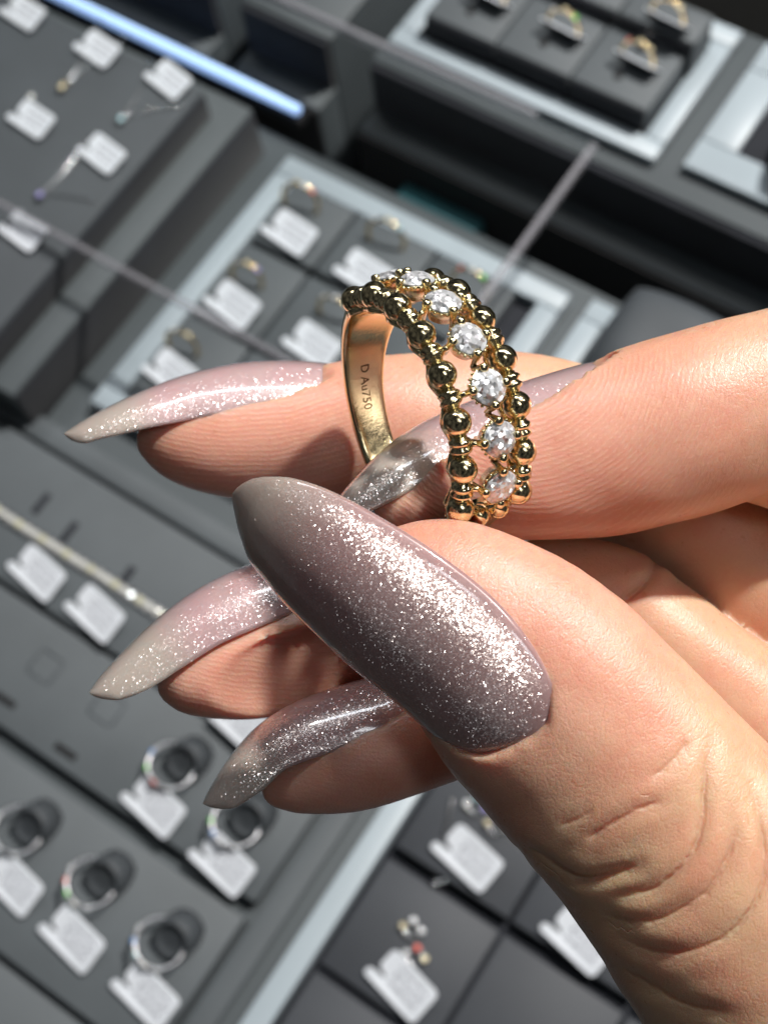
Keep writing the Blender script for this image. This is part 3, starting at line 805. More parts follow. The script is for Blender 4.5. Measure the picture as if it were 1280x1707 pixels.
# basket under the stone: open flared cup ring plus four ribs and arms along the ring axis
def cup():
    parts = []
    V, Fc = [], []
    n = 28
    prof = [(0.95, -1.55), (1.12, -1.55), (1.60, -0.28), (1.66, -0.06), (1.52, -0.04), (1.38, -0.30), (0.95, -1.35)]
    for r, z in prof:
        for k in range(n):
            a = 2 * math.pi * k / n; rr = r * (1 + 0.03 * math.cos(4 * a)); V.append((rr * math.cos(a), rr * math.sin(a), z))
    for i in range(len(prof)):
        j = (i + 1) % len(prof)
        for k in range(n):
            k2 = (k + 1) % n; Fc.append((i * n + k, i * n + k2, j * n + k2, j * n + k))
    parts.append((V, Fc))
    for s in (-1, 1):
        parts.append(tube([(0, s * 1.45, -0.35), (0, s * 2.0, -0.75), (0, s * 2.6, -1.05)], [0.30, 0.26, 0.34], 10))
    for k in range(20):     # milled seat edge
        a = 2 * math.pi * k / 20
        bm_ = bmesh.new(); bmesh.ops.create_icosphere(bm_, subdivisions=1, radius=0.17)
        V2 = [tuple(np.array(v.co) + np.array([1.66 * math.cos(a), 1.66 * math.sin(a), -0.22])) for v in bm_.verts]
        F2 = [tuple(v.index for v in f.verts) for f in bm_.faces]; bm_.free(); parts.append((V2, F2))
    return mesh_from('setting', *join(parts))
CUP = cup(); CUP.materials.append(MAT['gold'])
V, Fc = tube([(0, 0, -1.5), (0, 0, -0.4), (0, 0, 0.18), (0, 0, 0.34), (0, 0, 0.46), (0, 0, 0.52)], [0.26, 0.30, 0.41, 0.40, 0.27, 0.06], 14)
PRONG = mesh_from('prong', V, Fc); PRONG.materials.append(MAT['gold'])
RS = RB + 1.05
for k in range(7):
    t = 10 + 20 * k
    base = rframe(t, rp(t, RS, 0.15), 0)
    cp = rpart('setting', CUP, base)
    st = rpart('stone', DIA, base @ Matrix.Rotation(random.uniform(0, 0.8), 4, 'Z'))
    for q in range(4):
        a = math.pi / 2 * q
        pm = base @ Matrix.Translation(Vector((1.62 * math.cos(a), 1.62 * math.sin(a), 0.02)) * MM) @ Matrix.Rotation(-0.16, 4, Vector((-math.sin(a), math.cos(a), 0)))
        rpart('prong', PRONG, pm)
# rails under the bead rows (scalloped)
for side in (-1, 1):
    V, Fc = [], []
    N = 200
    for i in range(N + 1):
        t = -6 + 157 * i / N
        sc_ = 0.5 + 0.5 * math.cos(math.radians(t * 18))
        hw = 0.50 + 0.55 * sc_; ro = 10.55 + 0.35 * sc_
        sec = [(10.12, -hw * .75), (10.12, hw * .75), (10.25, hw), (ro - .1, hw), (ro, hw * .8), (ro, -hw * .8), (ro - .1, -hw), (10.25, -hw)]
        for r, o_ in sec: V.append(rp(t, r, side * (OFF - 0.15) + o_))
    for i in range(N):
        for k in range(8):
            k2 = (k + 1) % 8; Fc.append((i * 8 + k, i * 8 + k2, (i + 1) * 8 + k2, (i + 1) * 8 + k))
    Fc.append(tuple(range(8))[::-1]); Fc.append(tuple(N * 8 + k for k in range(8)))
    me = mesh_from('rail', V, Fc); bm = bmesh.new(); bm.from_mesh(me); bmesh.ops.recalc_face_normals(bm, faces=bm.faces[:]); bm.to_mesh(me); bm.free()
    ob('rail', me, MAT['gold'], RG)
# shank
V, Fc = [], []
N = 120; K = 20
for i in range(N + 1):
    t = 146 + (354 - 146) * i / N
    x = abs(i / N * 2 - 1)
    w = 1.75 + 1.75 * x ** 2.6
    ri, ro = 10.15, 11.45 - 0.15 * (1 - x)
    cen, th = (ri + ro) / 2, (ro - ri) / 2
    for k in range(K):
        a = 2 * math.pi * k / K
        e_in = 0.35; ca, sa = math.cos(a), math.sin(a)
        pw = 0.34 if ca < 0 else 0.6
        V.append(rp(t, cen + th * math.copysign(abs(ca) ** pw, ca), w * math.copysign(abs(sa) ** 0.42, sa)))
for i in range(N):
    for k in range(K):
        k2 = (k + 1) % K; Fc.append((i * K + k, i * K + k2, (i + 1) * K + k2, (i + 1) * K + k))
Fc.append(tuple(range(K))[::-1]); Fc.append(tuple(N * K + k for k in range(K)))
me = mesh_from('shank', V, Fc); bm = bmesh.new(); bm.from_mesh(me); bmesh.ops.recalc_face_normals(bm, faces=bm.faces[:]); bm.to_mesh(me); bm.free()
SH = ob('shank', me, MAT['gold'], RG)
# hallmark engraved inside the band
cu = bpy.data.curves.new('hallmark', 'FONT'); cu.body = 'D Au750'; cu.size = 1.25; cu.resolution_u = 3
to = bpy.data.objects.new('hallmark_tmp', cu); col.objects.link(to)
bpy.context.view_layer.update()
tm = bpy.data.meshes.new_from_object(to.evaluated_get(bpy.context.evaluated_depsgraph_get()))
bpy.data.objects.remove(to)
bm = bmesh.new(); bm.from_mesh(tm)
bmesh.ops.subdivide_edges(bm, edges=bm.edges[:], cuts=1)
xs = [v.co.x for v in bm.verts]; L = max(xs)
T0 = 311.0
for v in bm.verts:
    t = T0 - math.degrees(v.co.x / 10.15) ; off = -0.55 + v.co.y
    p = rp(t, 10.125, off); v.co = Vector(p)
me = bm_mesh('hallmark', bm)
ob('hallmark', me, MAT['mark'], SH)

# ------------------------------------------------------------------ the hand
def crom(pts, n):
    pts = np.asarray(pts, float); m = len(pts); out = []
    ext = np.vstack([2 * pts[0] - pts[1], pts, 2 * pts[-1] - pts[-2]])
    for i in range(m - 1):
        p0, p1, p2, p3 = ext[i:i + 4]
        for k in range(n):
            t = k / n
            out.append(0.5 * ((2 * p1) + (-p0 + p2) * t + (2 * p0 - 5 * p1 + 4 * p2 - p3) * t * t + (-p0 + 3 * p1 - 3 * p2 + p3) * t ** 3))
    out.append(pts[-1]); return np.array(out)
def chain(st, n=6):     # stations (px, py, depth, half width px, half depth / half width)
    rows_ = []
    for px, py, d, hw, rt in st:
        p = P(px, py, d); w = hw * (DR - d) / F
        rows_.append([*p, w, w * rt])
    return crom(rows_, n)
CH = {}
CH['index'] = chain([(655, 852, 0, 32, 0.9), (722, 820, -1.0, 62, 0.85), (800, 795, -2.5, 96, 0.82), (900, 775, -3.5, 126, 0.82), (1010, 745, -4, 148, 0.84), (1130, 712, -4, 154, 0.86),
                     (1250, 675, -4.5, 150, 0.88), (1370, 640, -6, 146, 0.92), (1550, 610, -11, 160, 0.95), (1750, 680, -18, 175, 0.95), (1950, 860, -23, 190, 0.9)])
CH['index2'] = chain([(1262, 778, -7, 62, 0.9), (1350, 770, -8.5, 92, 0.9), (1480, 740, -10, 110, 0.9), (1650, 720, -14, 120, 0.9)])
CH['middle'] = chain([(270, 735, -19, 42, 0.9), (312, 737, -19, 70, 0.9), (380, 737, -19.5, 92, 0.9), (470, 735, -20, 108, 0.9), (570, 726, -20.5, 122, 0.9), (700, 718, -21, 131, 0.9), (850, 722, -22, 137, 0.9),
                      (1000, 770, -22.5, 142, 0.9), (1130, 850, -21.5, 138, 0.9), (1250, 955, -19, 138, 0.92), (1400, 1040, -19, 150, 0.95), (1650, 1080, -22, 170, 0.95), (1930, 1050, -25, 185, 0.9)])
CH['ring'] = chain([(298, 1142, -9, 36, 0.9), (338, 1132, -9, 64, 0.9), (415, 1112, -9.5, 86, 0.9), (520, 1080, -10, 101, 0.9), (650, 1048, -10.5, 108, 0.9), (800, 1022, -11.5, 108, 0.9), (930, 1005, -12.5, 108, 0.9),
                    (1010, 1005, -12.5, 100, 0.9), (1095, 1062, -12, 98, 0.95), (1200, 1150, -12, 106, 0.95), (1350, 1260, -13, 125, 0.95), (1620, 1320, -18, 150, 0.95), (1900, 1260, -23, 180, 0.9)])
CH['pinky'] = chain([(470, 1313, -5, 34, 0.9), (513, 1301, -5, 56, 0.9), (580, 1276, -5.5, 78, 0.9), (680, 1236, -6.5, 88, 0.9), (800, 1195, -8, 90, 0.9), (950, 1170, -10, 90, 0.9), (1110, 1200, -11, 92, 0.9),
                     (1262, 1270, -11, 98, 0.9), (1400, 1340, -11, 110, 0.95), (1620, 1440, -13, 135, 0.95), (1880, 1440, -19, 170, 0.9)])
CH['thumb'] = chain([(640, 945, 7.5, 50, 0.9), (690, 965, 8, 92, 0.9), (765, 1012, 8.0, 144, 0.86), (880, 1130, 8.0, 200, 0.74), (1010, 1270, 8, 212, 0.76), (1130, 1400, 8, 220, 0.78), (1262, 1560, 7, 243, 0.78),
                     (1400, 1700, 4, 275, 0.78), (1600, 1790, -3, 290, 0.85), (1850, 1700, -12, 290, 0.8)])
CH['palm'] = chain([(1930, 900, -24, 230, 0.75), (1960, 1150, -24, 320, 0.55), (1950, 1400, -21, 300, 0.6), (1900, 1600, -16, 260, 0.75)])
CH['wrist'] = chain([(1960, 1200, -22, 380, 0.5), (2200, 1350, -22, 400, 0.55), (2450, 1480, -24, 360, 0.68), (2620, 1560, -25, 330, 0.7)])

HV = 0.42
lo = np.array([-26.0, -66.0, -160.0]); hi = np.array([134.0, 24.0, -100.0])
dims = np.ceil((hi - lo) / HV).astype(int)
BIG = 30.0
ZREF = {'thumb': np.array([-0.15, -0.19, 0.97])}
def eval_chain(ch, sd, lo, h, pad=2.5, ref=None):
    """distance of a tapered elliptical chain, written into sd with min"""
    wdir0 = None
    for i in range(len(ch) - 1):
        a, b = ch[i, :3], ch[i + 1, :3]
        r = max(ch[i, 3], ch[i + 1, 3], ch[i, 4], ch[i + 1, 4]) + pad
        l_ = np.minimum(a, b) - r; h_ = np.maximum(a, b) + r
        i0 = np.clip(np.floor((l_ - lo) / h).astype(int), 0, sd.shape); i1 = np.clip(np.ceil((h_ - lo) / h).astype(int) + 1, 0, sd.shape)
        if np.any(i1 <= i0): continue
        X = (lo[0] + h * np.arange(i0[0], i1[0], dtype=np.float32))[:, None, None].astype(np.float32)
        Y = (lo[1] + h * np.arange(i0[1], i1[1], dtype=np.float32))[None, :, None].astype(np.float32)
        Z = (lo[2] + h * np.arange(i0[2], i1[2], dtype=np.float32))[None, None, :].astype(np.float32)
        d = seg_dist(X, Y, Z, ch[i], ch[i + 1], ref=ref)
        sl = sd[i0[0]:i1[0], i0[1]:i1[1], i0[2]:i1[2]]
        np.minimum(sl, d, out=sl)
def seg_dist(X, Y, Z, A, B, want_t=False, ref=None):
    a, b = A[:3].astype(np.float32), B[:3].astype(np.float32); ab = b - a
    L2 = float(ab @ ab)
    t = np.clip(((X - a[0]) * ab[0] + (Y - a[1]) * ab[1] + (Z - a[2]) * ab[2]) / L2, 0, 1)
    dx = X - (a[0] + t * ab[0]); dy = Y - (a[1] + t * ab[1]); dz = Z - (a[2] + t * ab[2])
    w = A[3] + t * (B[3] - A[3]); hd = A[4] + t * (B[4] - A[4])
    # depth direction: camera z made perpendicular to the segment
    tn = ab / math.sqrt(L2)
    ref = np.array([0, 0, 1.0]) if ref is None else ref
    zd = ref - tn * (tn @ ref); zd /= np.linalg.norm(zd)
    c = dx * zd[0] + dy * zd[1] + dz * zd[2]
    s2 = np.maximum(dx * dx + dy * dy + dz * dz - c * c, 0)
    c2 = c * c
    ln = np.sqrt(s2 + c2) + 1e-6
    q = np.sqrt(s2 / (w * w) + c2 / (hd * hd)) + 1e-6
    d = ln * (1 - 1 / q)
    d = np.where(q < 0.15, -np.minimum(w, hd) * 0.85, d).astype(np.float32)
    return (d, t) if want_t else d
def smin(a, b, k):
    h = np.clip(0.5 + 0.5 * (b - a) / k, 0, 1)
    return b + (a - b) * h - k * h * (1 - h)
def grid_of(ch, ref=None):
    sd = np.full(dims, BIG, np.float32); eval_chain(ch, sd, lo, HV, ref=ref); return sd
S = grid_of(CH['palm'])
S = smin(S, grid_of(CH['wrist']), 6.0)
ax = lo[0] + HV * np.arange(dims[0])
kx = np.interp(ax, [46, 62, 80], [0.5, 3.0, 7.0]).astype(np.float32)[:, None, None]     # webs only grow towards the palm
for nm in ('index', 'index2', 'middle', 'ring', 'pinky', 'thumb'):
    g = grid_of(CH[nm], ZREF.get(nm))
    S = smin(S, g, np.broadcast_to(kx, S.shape)) if nm != 'index2' else smin(S, g, np.maximum(kx, 0.9))
del g

# ---- nails: crest line, half width, sag and outward direction per station
NAILS = {}
TN = (-0.30, -0.36, 0.88)
NAILS['thumb'] = dict(st=[(388, 823, 8.8, 2.0, 0.5, TN), (403, 845, 10.2, 3.0, 0.9, TN), (428, 875, 11.6, 4.4, 1.5, TN), (486, 928, 13.0, 5.6, 2.1, TN), (565, 998, 14.0, 6.4, 2.4, TN),
                          (635, 1058, 14.6, 6.8, 2.4, TN), (706, 1116, 15.0, 6.8, 2.3, TN), (768, 1163, 15.1, 6.5, 2.0, TN), (812, 1192, 14.9, 5.9, 1.7, TN), (842, 1210, 14.6, 5.1, 1.3, TN), (862, 1222, 14.2, 4.1, 1.0, TN), (874, 1229, 13.8, 2.9, .6, TN), (880, 1232, 13.4, 1.3, 0.3, TN)], bed=(420, 520))
NAILS['middle'] = dict(st=[(106, 722, -17.6, 2.3, 1.4, (0.25, .95, .05)), (136, 702, -17.8, 3.0, 2.0, (0.2, .96, .05)), (185, 675, -18, 3.9, 2.7, (.15, .97, .08)), (250, 646, -18.3, 4.7, 3.1, (.1, .96, .16)), (320, 622, -18.8, 5.2, 3.3, (.05, .95, .24)),
                           (400, 606, -19.2, 5.6, 3.4, (0, .95, .3)), (480, 602, -19.6, 5.6, 3.2, (0, .95, .3)), (540, 606, -19.8, 4.6, 2.6, (0, .95, .3)), (575, 612, -20.4, 3.0, 1.4, (0, .95, .3))], bed=(200, 260))
NAILS['index'] = dict(st=[(548, 862, 1.0, 1.5, 0.7, (-.4, .85, .35)), (585, 812, 0.2, 3.0, 1.8, (-.4, .85, .35)), (640, 757, -0.9, 4.2, 2.5, (-.4, .84, .36)), (700, 712, -2.2, 4.9, 2.9, (-.35, .86, .36)), (770, 678, -3.4, 5.4, 3.2, (-.25, .9, .34)),
                          (850, 648, -4.4, 5.7, 3.3, (-.2, .92, .34)), (930, 622, -5.2, 5.6, 3.1, (-.2, .93, .32)), (990, 605, -5.8, 4.4, 2.4, (-.2, .93, .32)), (1025, 600, -6.6, 2.6, 1.2, (-.2, .93, .32))], bed=(640, 720))
NAILS['ring'] = dict(st=[(148, 1155, -7.6, 2.2, 1.2, (-.45, .84, .25)), (170, 1127, -7.8, 3.1, 1.9, (-.45, .84, .30)), (205, 1091, -8, 4.0, 2.6, (-.45, .82, .34)), (258, 1042, -8.4, 4.7, 2.9, (-.44, .82, .38)), (322, 995, -8.8, 5.1, 3.0, (-.4, .84, .4)),
                         (390, 960, -9.2, 5.3, 3.1, (-.32, .86, .4)), (460, 935, -9.6, 5.2, 2.9, (-.25, .88, .4)), (515, 920, -10, 4.2, 2.2, (-.2, .9, .4)), (550, 914, -10.6, 2.4, 1.0, (-.2, .9, .4))], bed=(240, 300))
NAILS['pinky'] = dict(st=[(338, 1340, -3.6, 2.1, 1.2, (-.55, .76, .25)), (356, 1310, -3.8, 2.9, 1.8, (-.55, .76, .3)), (385, 1269, -4, 3.7, 2.3, (-.55, .75, .35)), (430, 1222, -4.4, 4.0, 2.3, (-.5, .78, .40)), (490, 1184, -4.8, 4.4, 2.6, (-.42, .82, .42)),
                          (560, 1158, -5.2, 4.5, 2.6, (-.35, .85, .42)), (630, 1138, -5.8, 4.3, 2.4, (-.3, .87, .42)), (690, 1124, -6.4, 3.2, 1.6, (-.3, .87, .42)), (715, 1120, -7.0, 2.0, .8, (-.3, .87, .42))], bed=(400, 460))
def nail_surface(spec, nu=10):
    rows_ = [[*P(px, py, d), w, s, *(np.array(N) / np.linalg.norm(N)), px] for px, py, d, w, s, N in spec['st']]
    sf = crom(rows_, nu)
    # close the free end in a round: extra rows near the tip and a shrinking section
    x = np.linspace(0, 1, nu * 2 + 1) ** 2 * nu
    head = np.stack([np.interp(x, np.arange(nu + 1), sf[:nu + 1, c]) for c in range(sf.shape[1])], 1)
    sf = np.vstack([head, sf[nu + 1:]])
    d = np.concatenate([[0], np.cumsum(np.linalg.norm(np.diff(sf[:, :3], axis=0), axis=1))])
    R0 = 1.7 if spec['st'][0][2] < 5 else 2.6
    r = np.clip(d / R0, 0, 1); k = np.sqrt(np.maximum(1 - (1 - r) ** 2, 0.004))
    sf[:, 3] *= k; sf[:, 4] *= k * (1.12 if spec['st'][0][2] < 5 else 1.0)
    return sf
NSURF = {k: nail_surface(v) for k, v in NAILS.items()}
def seat(sf, chs, ref, px0, up):
    # slide the crest line along its outward direction until it lies on the flesh
    out = sf.copy(); n = len(sf); sh = np.full(n, np.nan)
    for i in range(n):
        if sf[i, 8] < px0: continue
        N = sf[i, 5:8]; hs = np.arange(-7, 7, 0.1); pts = sf[i, :3] + hs[:, None] * N
        d = np.full(len(hs), 1e9)
        for k in range(len(chs) - 1):
            d = np.minimum(d, seg_dist(pts[:, 0], pts[:, 1], pts[:, 2], chs[k], chs[k + 1], ref=ref))
        inside = np.where(d < 0)[0]
        if len(inside): sh[i] = hs[inside[-1]]
    ok = np.where(~np.isnan(sh))[0]; f0 = ok[0]
    sh = np.interp(np.arange(n), ok, sh[ok])
    arc = np.concatenate([[0], np.cumsum(np.linalg.norm(np.diff(sf[:, :3], axis=0), axis=1))])
    sh[:f0] = sh[f0] * (0.1 + 0.9 * arc[:f0] / arc[f0])
    uni = np.linspace(0, arc[-1], 120); us = np.interp(uni, arc, sh)
    for _ in range(60): us[1:-1] = 0.25 * us[:-2] + 0.5 * us[1:-1] + 0.25 * us[2:]
    sh = np.interp(arc, uni, us)
    end = np.clip((arc[-1] - arc) / 7.5, 0, 1)
    out[:, :3] = sf[:, :3] + sf[:, 5:8] * (sh + up * end - 0.8 * (1 - end) ** 2)[:, None]
    return out
NSURF['thumb'] = seat(NSURF['thumb'], CH['thumb'], ZREF['thumb'], 700, 0.3)
def nail_frames(sf):
    K = sf[:, :3]; arc = np.concatenate([[0], np.cumsum(np.linalg.norm(np.diff(K, axis=0), axis=1))])
    tan = np.stack([np.interp(np.clip(arc + 0.6, 0, arc[-1]), arc, K[:, c]) - np.interp(np.clip(arc - 0.6, 0, arc[-1]), arc, K[:, c]) for c in range(3)], 1); tan /= np.linalg.norm(tan, axis=1)[:, None]
    N = sf[:, 5:8]; N = N - tan * (N * tan).sum(1)[:, None]; N /= np.linalg.norm(N, axis=1)[:, None]
    Sd = np.cross(N, tan); Sd /= np.linalg.norm(Sd, axis=1)[:, None]
    return K, tan, N, Sd
PHI = math.radians(72)
# the flesh is hollowed where the plate lies
def carve(S, nm, k0=0.75):
    sf = NSURF[nm]; K, tan, N, Sd = nail_frames(sf)
    mn = np.minimum(K.min(0), 1e9) - 8; mx_ = K.max(0) + 8
    i0 = np.clip(np.floor((mn - lo) / HV).astype(int), 0, dims); i1 = np.clip(np.ceil((mx_ - lo) / HV).astype(int), 0, dims)
    X, Y, Z = np.meshgrid(*[lo[a] + HV * np.arange(i0[a], i1[a]) for a in range(3)], indexing='ij')
    pts = np.stack([X, Y, Z], -1).reshape(-1, 3).astype(np.float32)
    best = np.full(len(pts), 1e9, np.float32); idx = np.zeros(len(pts), int)
    for i in range(0, len(K)):
        d = np.abs((pts - K[i]) @ tan[i].astype(np.float32)); 
        sel = d < best; best[sel] = d[sel]; idx[sel] = i
    rel = pts - K[idx]; al = (rel * tan[idx]).sum(1)
    sp_ = np.linalg.norm(np.gradient(K, axis=0), axis=1)
    fi = np.clip(idx + al / sp_[idx], 0, len(K) - 1); i_0 = np.clip(np.floor(fi).astype(int), 0, len(K) - 2); fr = (fi - i_0)[:, None]
    lerp = lambda A: A[i_0] * (1 - fr) + A[i_0 + 1] * fr
    rel = pts - lerp(K); a = (rel * lerp(Sd)).sum(1); h = (rel * lerp(N)).sum(1); al = (rel * lerp(tan)).sum(1)
    w = lerp(sf[:, 3:4])[:, 0]; s = lerp(sf[:, 4:5])[:, 0]
    x = np.clip(np.abs(a) / np.maximum(w, .1), 0, 1)
    surf = -s * (1 - np.sqrt(np.maximum(0, 1 - (x * math.sin(PHI)) ** 2))) / (1 - math.cos(PHI))
    above = h - (surf - 0.75) - 4.0 * np.clip((fi - (len(K) - 17)) / 12.0, 0, 1) ** 2                       # > 0 above the underside of the plate
    side = w - 0.5 - np.abs(a)
    inside = -smin(-above, -side, -0.9) if False else np.minimum(above, side) - 0.25 * np.maximum(0, 0.9 - np.abs(above - side)) ** 2 / 0.9
    inside = np.minimum(inside, 0.45 - np.abs(al))
    inside[(h > 6.0) | (h < -9) | (fi > len(K) - 9)] = -5
    sl = S[i0[0]:i1[0], i0[1]:i1[1], i0[2]:i1[2]]
    np.maximum(sl, inside.reshape(sl.shape).astype(np.float32), out=sl)
for nm in NSURF: carve(S, nm)

def surface_nets(S, lo, h):
    ins = S < 0
    nx, ny, nz = S.shape
    c = [ins[dx:nx - 1 + dx, dy:ny - 1 + dy, dz:nz - 1 + dz] for dx in (0, 1) for dy in (0, 1) for dz in (0, 1)]
    anyc = np.zeros_like(c[0]); allc = np.ones_like(c[0])
    for q in c: anyc |= q; allc &= q
    act = anyc & ~allc
    cells = np.argwhere(act); n = len(cells)
    vid = np.full(act.shape, -1, np.int32); vid[act] = np.arange(n)
    corners = np.array([(a, b, d) for a in (0, 1) for b in (0, 1) for d in (0, 1)])
    vals = np.stack([S[cells[:, 0] + q[0], cells[:, 1] + q[1], cells[:, 2] + q[2]] for q in corners], 1)
    acc = np.zeros((n, 3)); cnt = np.zeros(n)
    for i in range(8):
        for j in range(i + 1, 8):
            if np.abs(corners[i] - corners[j]).sum() != 1: continue
            va, vb = vals[:, i], vals[:, j]; m = (va < 0) != (vb < 0)
            t = va[m] / (va[m] - vb[m])
            acc[m] += corners[i] + t[:, None] * (corners[j] - corners[i]); cnt[m] += 1
    V = lo + h * (cells + acc / cnt[:, None])
    Q = []
    for axis in range(3):
        sl0 = [slice(None)] * 3; sl1 = [slice(None)] * 3
        sl0[axis] = slice(0, -1); sl1[axis] = slice(1, None)
        e = ins[tuple(sl0)] != ins[tuple(sl1)]
        idx = np.argwhere(e)
        b_, c_ = [(1, 2), (2, 0), (0, 1)][axis]
        ok = (idx[:, b_] > 0) & (idx[:, c_] > 0) & (idx[:, b_] < S.shape[b_] - 1) & (idx[:, c_] < S.shape[c_] - 1)
        idx = idx[ok]
        def cell(db, dc):
            q = idx.copy(); q[:, b_] -= db; q[:, c_] -= dc; return vid[q[:, 0], q[:, 1], q[:, 2]]
        quad = np.stack([cell(0, 0), cell(1, 0), cell(1, 1), cell(0, 1)], 1)
        flip = ~ins[idx[:, 0], idx[:, 1], idx[:, 2]]
        quad[flip] = quad[flip][:, ::-1]
        Q.append(quad)
    return V, np.vstack(Q)
HVt, HQ = surface_nets(S, lo, HV)
del S
# light relaxing of the surface
def relax(V, Q, it, lam):
    n = len(V); e = np.vstack([Q[:, [0, 1]], Q[:, [1, 2]], Q[:, [2, 3]], Q[:, [3, 0]]])
    deg = np.bincount(e[:, 0], minlength=n) + np.bincount(e[:, 1], minlength=n)
    for k in range(it):
        l_ = lam if k % 2 == 0 else -lam * 1.03
        acc = np.stack([np.bincount(e[:, 0], V[e[:, 1], a], n) + np.bincount(e[:, 1], V[e[:, 0], a], n) for a in range(3)], 1)
        V = V + l_ * (acc / np.maximum(deg, 1)[:, None] - V)
    return V
HVt = relax(HVt, HQ, 16, 0.55)
def normals(V, Q):
    fn = np.cross(V[Q[:, 2]] - V[Q[:, 0]], V[Q[:, 3]] - V[Q[:, 1]])
    N = np.zeros_like(V)
    for k in range(4):
        for a in range(3): N[:, a] += np.bincount(Q[:, k], fn[:, a], len(V))
    return N / (np.linalg.norm(N, axis=1)[:, None] + 1e-12)
HN = normals(HVt, HQ)
if (HN * (HVt - HVt.mean(0))).sum() < 0: HQ = HQ[:, ::-1]; HN = -HN
# which finger, how far from its tip, on which side
nv = len(HVt)
own = np.full(nv, 1e9, np.float32); fid = np.zeros(nv, int); along = np.zeros(nv)
for ci, nm in enumerate(('index', 'middle', 'ring', 'pinky', 'thumb', 'palm', 'index2')):
    ch = CH[nm]; L = 0.0
    for i in range(len(ch) - 1):
        d, t = seg_dist(HVt[:, 0], HVt[:, 1], HVt[:, 2], ch[i], ch[i + 1], True, ZREF.get(nm))
        sl = np.linalg.norm(ch[i + 1, :3] - ch[i, :3]); sel = d < own
        own[sel] = d[sel]; fid[sel] = ci; along[sel] = L + t[sel] * sl; L += sl
px = CX + F * HVt[:, 0] / -HVt[:, 2]; py = CY - F * HVt[:, 1] / -HVt[:, 2]
sm = lambda x, a, b: np.clip((x - a) / (b - a), 0, 1) ** 2 * (3 - 2 * np.clip((x - a) / (b - a), 0, 1))
pink = np.zeros(nv); ridge = np.zeros(nv); ramt = np.zeros(nv); crs = np.zeros(nv)
for ci, (c0, spc, amt, L) in {0: ((870, 588), 9.2, 1.0, 30), 1: ((400, 250), 8.6, 0.9, 26), 2: ((470, 600), 8.8, 0.8, 22), 3: ((640, 820), 8.6, 0.35, 20)}.items():
    m = fid == ci
    dx = px[m] - c0[0]; dy = py[m] - c0[1]
    ridge[m] = np.sqrt(dx ** 2 + (dy * (1.0 if ci == 0 else 1.0)) ** 2) / spc
    pad = sm(HN[m, 2] - 0.55 * HN[m, 1], -0.15, 0.35)
    ramt[m] = amt * pad * (1 - 0.8 * sm(along[m], L * 0.6, L * 1.2))
    pink[m] = 0.95 * (1 - 0.75 * sm(along[m], 14, 46)) * (0.55 + 0.45 * pad)
m = fid == 4
pink[m] = 0.85 * (1 - sm(along[m], 12, 34))
# creases of the thumb joint and folds of the fingers: grooves cut along lines on the surface
CR = [([(868, 1416), (900, 1430), (943, 1458), (980, 1468), (1027, 1458), (1069, 1444)], 0.62, 0.55, 4),
      ([(975, 1404), (1008, 1383), (1055, 1355), (1111, 1332)], 0.34, 0.6, 4),
      ([(1186, 1233), (1177, 1294), (1172, 1360), (1158, 1416), (1125, 1458), (1090, 1484), (1050, 1493), (1012, 1494)], 0.40, 0.6, 4),
      ([(989, 1519), (1036, 1536), (1093, 1536), (1149, 1510), (1186, 1477), (1219, 1416), (1228, 1350)], 0.36, 0.7, 4),
      ([(1000, 1545), (1064, 1580), (1121, 1592), (1177, 1580), (1224, 1552), (1261, 1501), (1275, 1435), (1261, 1341), (1238, 1262)], 0.34, 0.7, 4),
      ([(1010, 1600), (1083, 1646), (1149, 1679), (1220, 1690)], 0.34, 0.7, 4),
      ([(1078, 1304), (1115, 1275), (1138, 1250), (1144, 1233)], 0.22, 0.6, 4),
      ([(930, 1380), (960, 1368), (990, 1350)], 0.16, 0.6, 4),
      ([(900, 1452), (940, 1492), (968, 1516)], 0.20, 0.6, 4),
      ([(1036, 1003), (1062, 985), (1085, 960), (1098, 930)], 0.55, 0.6, 2)]
disp = np.zeros(nv); csd = np.full(nv, 9.0)
for pts, dep, wid, ci in CR:
    c = crom([(a, b_) for a, b_ in pts], 8)
    m = np.where((fid == ci) & (HN[:, 2] > -0.1))[0]
    q = np.stack([px[m], py[m]], 1); best = np.full(len(m), 1e9); bt = np.zeros(len(m)); sg = np.ones(len(m))
    for i in range(len(c) - 1):
        a, b_ = c[i], c[i + 1]; ab = b_ - a; t = np.clip(((q - a) @ ab) / (ab @ ab), 0, 1)
        d = np.linalg.norm(q - a - t[:, None] * ab, axis=1); sel = d < best; best[sel] = d[sel]; bt[sel] = (i + t[sel]) / (len(c) - 1); sg[sel] = np.sign((q[sel, 0] - a[0]) * ab[1] - (q[sel, 1] - a[1]) * ab[0])
    mmd = best * (-HVt[m, 2]) / F
    fade = np.minimum(1, np.minimum(bt, 1 - bt) * 6 + 0.25)
    g = np.exp(-(mmd / wid) ** 2) * fade
    d0 = dep; dep *= 0.55; wid *= 1.0
    disp[m] += -dep * g + dep * 0.30 * np.exp(-((mmd - 2.0 * wid) / (1.3 * wid)) ** 2) * fade
    fade2 = np.clip(np.minimum(bt, 1 - bt) * 7 - 0.3, 0, 1)
    sel = mmd < np.abs(csd[m])
    csd[m[sel]] = (mmd * sg)[sel]
    crs[m[sel]] = (fade2 * min(1.0, d0 / 0.45) * (1 - sm(mmd, 0.55, 0.95)))[sel]
csd = np.clip(csd, -3, 3)
